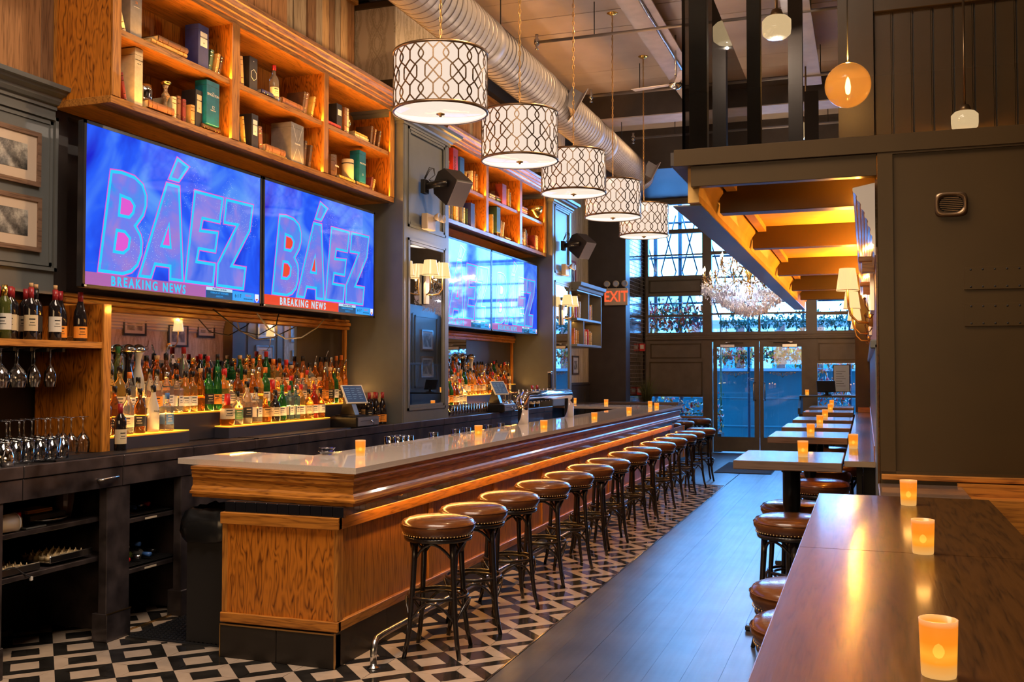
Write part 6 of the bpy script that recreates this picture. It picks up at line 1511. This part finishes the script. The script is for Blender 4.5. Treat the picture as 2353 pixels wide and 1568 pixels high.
# ------------------------------------------------------------------ sconces
shm = em('sconce shade glowing', (1.0, .62, .26), 1.25)
def shade(b, c, r0=.085, r1=.062, h=.15): b.lathe([(r0, 0), (r1, h)], 24, c, cap=False); return b
def arm_pts(y0, z0, x1, y1, z1): 
    return [(0, y0, z0), (.05, y0, z0-.005), (x1*.75, (y0+y1)/2, z0-.012), (x1, y1, z0+.03), (x1, y1, z1)]
for k, (y, nm) in enumerate(((9.19, 'near'), (14.02, 'far'))):
    t = empty('double_sconce', (-4.20, y, 2.42), label='brass two arm sconce with cream shades on the %s pilaster mirror' % nm, cat='sconce')
    obj('backplate', MB().box(0, .028, -.045, .045, -.16, .14, b=.004), M['white'], t)
    for s_ in (-1, 1):
        a = obj('arm', MB().tube([(.02, s_*.02, -.06), (.05, s_*.06, -.065), (.10, s_*.115, -.05), (.125, s_*.145, .0), (.125, s_*.15, .12)], .007, 8), M['brass'], t)
        obj('shade', shade(MB(), (.125, s_*.15, .12)), shm, a); obj('shade_trim', MB().lathe([(.086, 0), (.087, .004), (.084, .004)], 24, (.125, s_*.15, .12), cap=False), M['brass'], a)
        point('sconce_bulb', (-4.20+.125, y+s_*.15, 2.42+.20), 12, WARM, .01)
for k, y in enumerate((7.55, 9.8, 12.1, 14.5)):
    t = empty('wall_sconce', (.05, y, 2.05), label='brass single arm sconce with cream shade on the right wall, %s from camera' % tw_[k], cat='sconce')
    obj('backplate', MB().lathe([(0, -.03), (.045, -.028), (.05, 0)], 16, (0, 0, -.10), axis='X'), M['brass'], t)
    a = obj('arm', MB().tube([(-.02, 0, -.12), (-.10, 0, -.115), (-.15, 0, -.06), (-.165, 0, .0), (-.17, 0, .12)], .008, 8), M['brass'], t)
    obj('shade', MB().lathe([(.078, 0), (.056, .16)], 24, (-.17, 0, .115), cap=False), shm, a); obj('shade_trim', MB().lathe([(.079, 0), (.080, .004), (.077, .004)], 24, (-.17, 0, .115), cap=False), M['brass'], a)
    point('sconce_bulb', (-.12, y, 2.05+.285), 50 if k == 0 else 60, (1, .37, .035), .004)
for k, (y, z) in enumerate(((6.9, 1.98), (8.4, 1.95), (10.2, 1.95), (11.6, 1.93))):
    t = empty('coat_hook', (.05, y, z), label='dark double coat hook on the right wall, %s from camera' % tw_[k], cat='hook')
    obj('hook', MB().tube([(0, 0, 0), (-.03, 0, .0), (-.05, 0, .04), (-.055, 0, .075)], .006, 6).lathe([(0, -.012), (.012, 0), (0, .012)], 8, (-.055, 0, .08)), M['bronze'], t)
    obj('lower_hook', MB().tube([(0, 0, -.02), (-.02, 0, -.05), (-.045, 0, -.04), (-.05, 0, -.015)], .005, 6), M['bronze'], t)
# ------------------------------------------------------------------ speakers and emergency lights
for k, (y, z, nm) in enumerate(((9.15, 3.44, 'near'), (14.02, 3.42, 'far'))):
    t = empty('wall_speaker', (-4.19, y, z), label='black box loudspeaker angled down from the %s grey pilaster' % nm, cat='speaker')
    A = Matrix.Translation((.27, .10, .0)) @ Matrix.Rotation(math.radians(-28), 4, 'Z') @ Matrix.Rotation(math.radians(36), 4, 'Y')
    cab = MB().prism([(-.19, -.07), (-.12, -.145), (.12, -.145), (.13, -.135), (.13, .135), (.12, .145), (-.12, .145), (-.19, .07)], -.105, .105, 'Z').xf(A @ Matrix.Rotation(math.radians(90), 4, 'X'))
    obj('cabinet', cab, mat('speaker cabinet', (.022, .02, .025), .38) if k == 0 else bpy.data.materials['speaker cabinet'], t)
    obj('grille', MB().bbox(.128, .142, -.104, .104, -.138, .138, .006).xf(A), mat('speaker grille', (.14, .13, .165), .5) if k == 0 else bpy.data.materials['speaker grille'], t)
    obj('bracket', MB().box(0, .05, -.10, .0, -.07, .07, b=.004).tube([(.03, -.05, 0), (.16, -.06, .02), (.27, -.04, .02)], .035, 10), M['black'], t)
    cbm = MB()
    for q in range(3): cbm.tube([(.03, -.05-.012*q, .08), (.06, -.02, .16+.02*q), (.08, .02+.02*q, .20), (.10, .03, .13), (.06, -.03, .07), (.10, .0, .03+.02*q)], .0035, 5)
    obj('cable_loop', cbm, M['blackm'], t)
    e_ = empty('emergency_light', (-4.19, y+.02, z-.36), label='beige emergency light with two round lamp heads on the %s pilaster' % nm, cat='emergency light')
    obj('housing', MB().box(0, .07, -.10, .10, -.07, .09, b=.006), M['cream'] if 0 else mat('beige plastic', (.50, .40, .30), .4) if k == 0 else bpy.data.materials['beige plastic'], e_)
    for q, (yy, zz) in enumerate(((.045, .065), (.16, .06))):
        obj('lamp_head', MB().lathe([(0, 0), (.025, .0), (.042, .035), (.042, .05), (.036, .048), (0, .04)], 16, (.09, yy, zz), axis='X'), bpy.data.materials['beige plastic'], e_)
        obj('neck', MB().tube([(.05, .06+.03*q, .03), (.09, yy, zz)], .008, 6), M['steel'], e_)
# exit sign on the dark pier
ex = empty('exit_sign', (-4.26, 17.68, 2.93), label='EXIT sign with orange red letters and three lamp heads on the dark pier', cat='sign')
obj('housing', MB().box(-.215, .215, -.07, 0, -.155, .155, b=.006), bpy.data.materials['beige plastic'], ex)
text('letters', 'EXIT', (0, -.074, -.005), .272, em('exit letters', (1.0, .13, .04), 1.0), ex, '-Y', sx=.80, ext=.002, bold=.006)
for q in (-1, 0, 1):
    obj('lamp_head', MB().lathe([(0, -.09), (.045, -.09), (.058, -.085), (.056, -.04), (.02, -.02), (0, -.02)], 20, (q*.165, 0, .235), axis='Y'), bpy.data.materials['beige plastic'], ex)
    obj('lens', MB().lathe([(0, -.093), (.042, -.0915)], 16, (q*.165, 0, .235), axis='Y', cap=False), M['steel'], ex); obj('neck', MB().tube([(q*.165, -.04, .155), (q*.165, -.04, .19)], .010, 6), M['steel'], ex)
# ------------------------------------------------------------------ framed pictures
ph = mat('old photograph print', (.2, .19, .18), .5, coat=.8)
v = coords(ph, (9, 9, 9)); t_ = N(ph, 'ShaderNodeTexNoise', Scale=1.0, Detail=6.0, Roughness=.7); L(ph, v, t_.inputs[0]); L(ph, ramp(ph, t_.outputs['Fac'], [(.35, (.03, .03, .03)), (.5, (.16, .15, .14)), (.65, (.50, .47, .42))]), ph.node_tree.nodes['Principled BSDF'].inputs['Base Color'])
mt_ = mat('mat board', (.60, .47, .36), .6, coat=.8); mt_b = mat('pale mat board', (.55, .53, .52), .6, coat=.5)
fw_ = wood('weathered frame wood', (.22, .13, .085), (.10, .055, .035), 'Y', rough=.5, coat=.1)
def frame(x, y0, y1, z0, z1, nx, fm_, mm_, label, mw=.07, fwid=.028, group=None, reg=False):
    """picture on a wall facing nx (+1: +X, -1: -X)"""
    t = empty('framed_picture', (x, (y0+y1)/2, (z0+z1)/2), label=label, cat='picture', group=group); W_, H_ = (y1-y0)/2, (z1-z0)/2
    a = lambda u0, u1: (min(nx*u0, nx*u1), max(nx*u0, nx*u1))
    f_ = MB()
    for b4 in ((-W_, W_, -H_, -H_+fwid), (-W_, W_, H_-fwid, H_), (-W_, -W_+fwid, -H_+fwid, H_-fwid), (W_-fwid, W_, -H_+fwid, H_-fwid)): f_.box(*a(0, .022), b4[0], b4[1], b4[2], b4[3])
    obj('frame', f_, fm_, t); obj('mat_board', MB().box(*a(.002, .012), -W_+fwid, W_-fwid, -H_+fwid, H_-fwid), mm_, t)
    obj('print', MB().box(*a(.012, .0135), -W_+fwid+mw, W_-fwid-mw, -H_+fwid+mw*.85, H_-fwid-mw*.85), ph, t)
    return t
frame(-4.72, 4.20, 4.70, 2.70, 3.03, 1, fw_, mt_, 'upper wooden framed print on the grey panel left of the bookcase')
frame(-4.72, 4.20, 4.71, 2.305, 2.635, 1, fw_, mt_, 'lower wooden framed print on the grey panel left of the bookcase')
for k, (y0, y1, z0, z1) in enumerate(((11.13, 11.6, 2.08, 2.45), (12.07, 12.53, 1.94, 2.28), (12.75, 13.18, 2.10, 2.43), (14.33, 14.8, 2.12, 2.44), (14.28, 14.8, 1.62, 2.02), (15.38, 15.8, 2.1, 2.44), (15.42, 15.85, 1.55, 1.95), (18.3, 18.85, 2.0, 2.42), (18.28, 18.85, 1.45, 1.88), (6.3, 6.75, 1.95, 2.35), (9.2, 9.6, 1.9, 2.3))):
    frame(.05 if k in (0, 1, 2, 5, 6, 9, 10) else .032, y0, y1, z0, z1, -1, M['screenframe'] if k < 3 else M['steel'], mt_b, 'framed black and white print on the right wall, %s along it' % ORD[k+1], .05, .03, 'prints on the right wall')
for k, (y0, y1, z0, z1) in enumerate(((15.0, 15.6, 3.45, 4.15), (15.9, 16.45, 3.35, 3.85), (15.35, 15.8, 2.98, 3.3), (16.1, 16.6, 2.95, 3.25) if 0 else (16.3, 16.8, 3.0, 3.5), (16.6, 17.0, 1.52, 1.85))):
    frame(-4.80, y0, y1, z0, z1, 1, M['bronze'] if k != 3 else CM['maroon'], mt_b, 'framed print on the papered alcove wall, %s from left' % ORD[k+1], .07, .03, 'prints in the papered alcove')
# ------------------------------------------------------------------ grey shelf unit in the alcove
su = empty('wall_shelf_unit', (-4.45, 15.3, 1.98), label='grey painted open shelf unit with books beside the far pilaster', cat='shelf')
P = lambda nm, b, mt, p=su, **k: obj(nm, b, mt, p, world=True, **k)
X0, X1, Y0, Y1 = -4.79, -4.12, 14.54, 16.02
P('back_panel', MB().box(X0, X0+.02, Y0, Y1, 1.98, 2.86), M['grey_r'])
for z in (1.98, 2.38, 2.82): P('shelf', MB().box(X0, X1, Y0, Y1, z-.02, z+.015, b=.003), M['grey'])
P('side_panel', MB().box(X0, X1, Y1-.03, Y1, 1.98, 2.84), M['grey'])
P('divider', MB().box(X0, X1-.01, 15.25, 15.275, 2.39, 2.82), M['grey']); P('divider', MB().box(X0, X1-.01, 14.95, 14.975, 1.99, 2.37), M['grey'])
P('crown', MB().sweep([(X1, Y0), (X1, Y1), (X0, Y1)], [(0, 2.82), (.02, 2.83), (.03, 2.87), (.06, 2.89), (.07, 2.94), (-.5, 2.945)]), M['grey'])
area('strip_light', (-4.3, 15.3, 2.80), (0, 0, 0), .02, 1.2, 2.2, AMB); area('strip_light', (-4.3, 15.3, 2.35), (0, 0, 0), .02, 1.2, 2.2, AMB)
for z, n_, w_ in ((2.395, 9, 'upper'), (1.995, 9, 'lower')):
    y = 14.66
    for k in range(n_):
        th = R.uniform(.035, .055)
        if k in (4,): y += .18
        book(R.choice(['tan', 'orange', 'brown', 'cream', 'red', 'gold']), th, R.uniform(.20, .28), .17, (-4.20, y, z), (-.05 if k % 4 == 3 else 0, 0, 0), 'small book, %s from left on the %s shelf of the grey unit' % (ORD[k+1], w_), 'books on the grey shelf unit'); y += th+.06
wl_ = obj('alcove_shelf', MB().box(-4.79, -4.25, 15.0, 16.9, 1.0, 1.035, b=.004), M['tabletop']); tag(wl_, 'small wooden wall shelf low in the papered alcove', 'shelf'); obj('edge', MB().box(-4.252, -4.248, 15.0, 16.9, 1.002, 1.033), M['oak_y'], wl_)
# ------------------------------------------------------------------ front of house things
hs = empty('host_stand', (-.6, 17.0, 0), label='black host stand with slanted top near the street doors', cat='stand')
P = lambda nm, b, mt, p=hs, **k: obj(nm, b, mt, p, world=True, **k)
P('body', MB().box(-1.04, -.1, 16.95, 17.5, 0, .88, b=.006), mat('navy black lacquer', (.015, .018, .03), .35)); P('side_wing', MB().prism([(16.8, .88), (17.5, .88), (17.5, 1.18), (17.2, 1.18), (16.8, .98)], -1.05, -1.01, 'X').prism([(16.8, .88), (17.5, .88), (17.5, 1.18), (17.2, 1.18), (16.8, .98)], -.14, -.10, 'X'), bpy.data.materials['navy black lacquer'])
P('top_board', MB().box(-1.04, -.1, 17.1, 17.5, 1.15, 1.18, b=.004), M['black'])
mo = empty('monitor', (-.62, 17.3, 1.18), .25, label='black touch monitor standing on the host stand', cat='monitor')
obj('screen', MB().bbox(-.15, .15, -.012, .012, 0, .20, .006).xf(Matrix.Translation((0, 0, .05)) @ Matrix.Rotation(math.radians(-18), 4, 'X')), M['black'], mo); obj('foot', MB().lathe([(.09, 0), (.09, .01), (.03, .02), (.025, .07)], 16), M['black'], mo)
mn = obj('menus', MB().box(-.9, -.6, 16.85, 17.05, .885, .90, b=.002), CM['maroon']); tag(mn, 'small stack of reddish menus on the host stand lower ledge', 'menus'); obj('pages', MB().box(-.895, -.595, 16.845, 17.045, .89, .896), M['paper'], mn)
wm = obj('door_mat', MB().box(-2.24, -1.39, 15.7, 17.5, 0, .012, b=.003), paint('grey entrance carpet', (.035, .035, .038), .95, .3, 40)); tag(wm, 'dark grey entrance mat on the floor inside the doors', 'mat'); obj('border', MB().box(-2.25, -1.38, 15.69, 17.51, 0, .007), M['blackm'], wm)
pc = empty('tall_grass_plant', (-3.86, 18.4, .0), label='tall grassy potted plant beside the brick return', cat='plant')
obj('planter', MB().box(-.16, .16, -.16, .16, 0, .98, b=.01), M['backbar'], pc)
gb2 = MB(); rr = random.Random(9)
for k in range(110):
    a_ = rr.uniform(0, 2*PI); l_ = rr.uniform(.05, .30); h_ = rr.uniform(.28, .52)
    gb2.tube([(.04*math.cos(a_), .04*math.sin(a_), .97), (l_*.4*math.cos(a_), l_*.4*math.sin(a_), .97+h_*.6), (l_*math.cos(a_), l_*math.sin(a_), .97+h_)], .006, 3, rs=[.007, .005, .001])
obj('blades', gb2, paint('dry grass green', (.13, .13, .05), .6), pc, kind='stuff')
ld = empty('window_table', (-3.3, 16.2, 0), label='long dark high table beyond the bar by the left window', cat='table')
obj('top', MB().box(-.75, .45, -.2, .25, 1.03, 1.07, b=.004), M['tabletop'], ld); obj('leg', MB().box(-.6, -.52, 0, .06, 0, 1.03), M['black'], ld); obj('leg', MB().box(.3, .38, 0, .06, 0, 1.03), M['black'], ld)
for k, z in enumerate((2.04, 1.20)):
    fa = empty('fire_alarm', (-4.145, 19.1-.25*k, z), label=('upper' if k == 0 else 'lower')+' red fire alarm box on the glazed brick', cat='alarm')
    obj('box', MB().box(0, .10, -.06, .06, -.075, .075, b=.006), CM['red'], fa); obj('lens', MB().box(.02, .09, -.066, -.06, -.03, .05), M['white'], fa)
# ------------------------------------------------------------------ crystal chandelier
ch = empty('crystal_chandelier', (-1.72, 16.0, 2.95), label='large gilt crystal chandelier with candle bulbs before the shop windows', cat='chandelier')
obj('column', MB().lathe([(0, -.30), (.05, -.26), (.03, -.18), (.09, -.10), (.05, 0), (.03, .1), (.07, .2), (.03, .3), (.04, .45), (.015, .6), (.015, 2.74)], 16), M['gold'], ch)
candle = MB().lathe([(.012, 0), (.012, .09), (0, .092)], 8).mesh('candle', M['gold']); flm = MB().lathe([(.006, .09), (.017, .115), (.014, .14), (0, .18)], 8).mesh('flame_bulb', em('candle bulb glow', (1, .68, .36), 7))
cup_ = MB().lathe([(.005, -.02), (.03, 0), (.035, .012), (.0, .01)], 10).mesh('bobeche', M['gold'])
for tier_, (n_, r_, z_) in enumerate(((14, .72, .10), (9, .45, .33), (6, .24, .52))):
    for k in range(n_):
        a_ = 2*PI*k/n_+.2*tier_; c_, s_ = math.cos(a_), math.sin(a_)
        ar = obj('arm', MB().tube([(.03*c_, .03*s_, z_-.1), (r_*.35*c_, r_*.35*s_, z_-.04), (r_*.65*c_, r_*.65*s_, z_-.20), (r_*.92*c_, r_*.92*s_, z_-.14), (r_*c_, r_*s_, z_)], .011, 6), M['gold'], ch)
        for me in (cup_, candle, flm): q = obj(me.name, me, None, ar); q.location = (r_*c_, r_*s_, z_)
crm = mat('cut crystal', (.95, .93, 1.0), .08, trans=.15, ior=1.6, coat=.8)
def crystals(n, seed, f):
    b = MB(); rr = random.Random(seed)
    for _ in range(n):
        p, s = f(rr); x_, y_, z_ = p; k0 = len(b.v)
        b.v += [(x_, y_, z_-s*1.7), (x_+s*.6, y_, z_), (x_, y_+s*.6, z_), (x_-s*.6, y_, z_), (x_, y_-s*.6, z_), (x_, y_, z_+s*.9)]
        for q in range(4): b._f((k0, k0+1+(q+1) % 4, k0+1+q)); b._f((k0+5, k0+1+q, k0+1+(q+1) % 4))
    return b
def fa_(rr):
    a_ = rr.uniform(0, 2*PI); t = rr.random(); r_ = .74*(1-t)**.6+rr.uniform(-.03, .03); 
    return (r_*math.cos(a_), r_*math.sin(a_), -.05-.42*t**1.1+rr.uniform(-.04, .06)), rr.uniform(.012, .028)
def fb_(rr):
    a_ = rr.uniform(0, 2*PI); t = rr.random(); r_ = .66*(1-t)+.08
    return (r_*math.cos(a_), r_*math.sin(a_), .02+.52*t+rr.uniform(-.05, .05)), rr.uniform(.008, .018)
def fc_(rr):
    a_ = rr.uniform(0, 2*PI); r_ = rr.choice((.74, .60, .44))+rr.uniform(-.01, .01)
    return (r_*math.cos(a_), r_*math.sin(a_), rr.uniform(-.30, 0.02)*(.7 if r_ > .7 else 1.1)), rr.uniform(.008, .014)
obj('crystal_drops', crystals(1900, 1, fa_), crm, ch, kind='stuff'); obj('upper_crystals', crystals(900, 2, fb_), mat('warm cut crystal', (1.0, .78, .55), .05, trans=.5, ior=1.6), ch, kind='stuff'); obj('bead_strands', crystals(1500, 3, fc_), crm, ch, kind='stuff')
for q in range(7): point('chandelier_light', (-1.72+(.62 if q < 5 else .2)*math.cos(q*1.257+.5), 16.0+(.62 if q < 5 else .2)*math.sin(q*1.257+.5), 3.22 if q < 5 else 3.5), 16, (1, .72, .42), .01)
point('chandelier_light', (-1.72, 15.2, 2.75), 10, (.8, .85, 1), .01)  # extra cool point light before the crystals, away from the candle bulbs
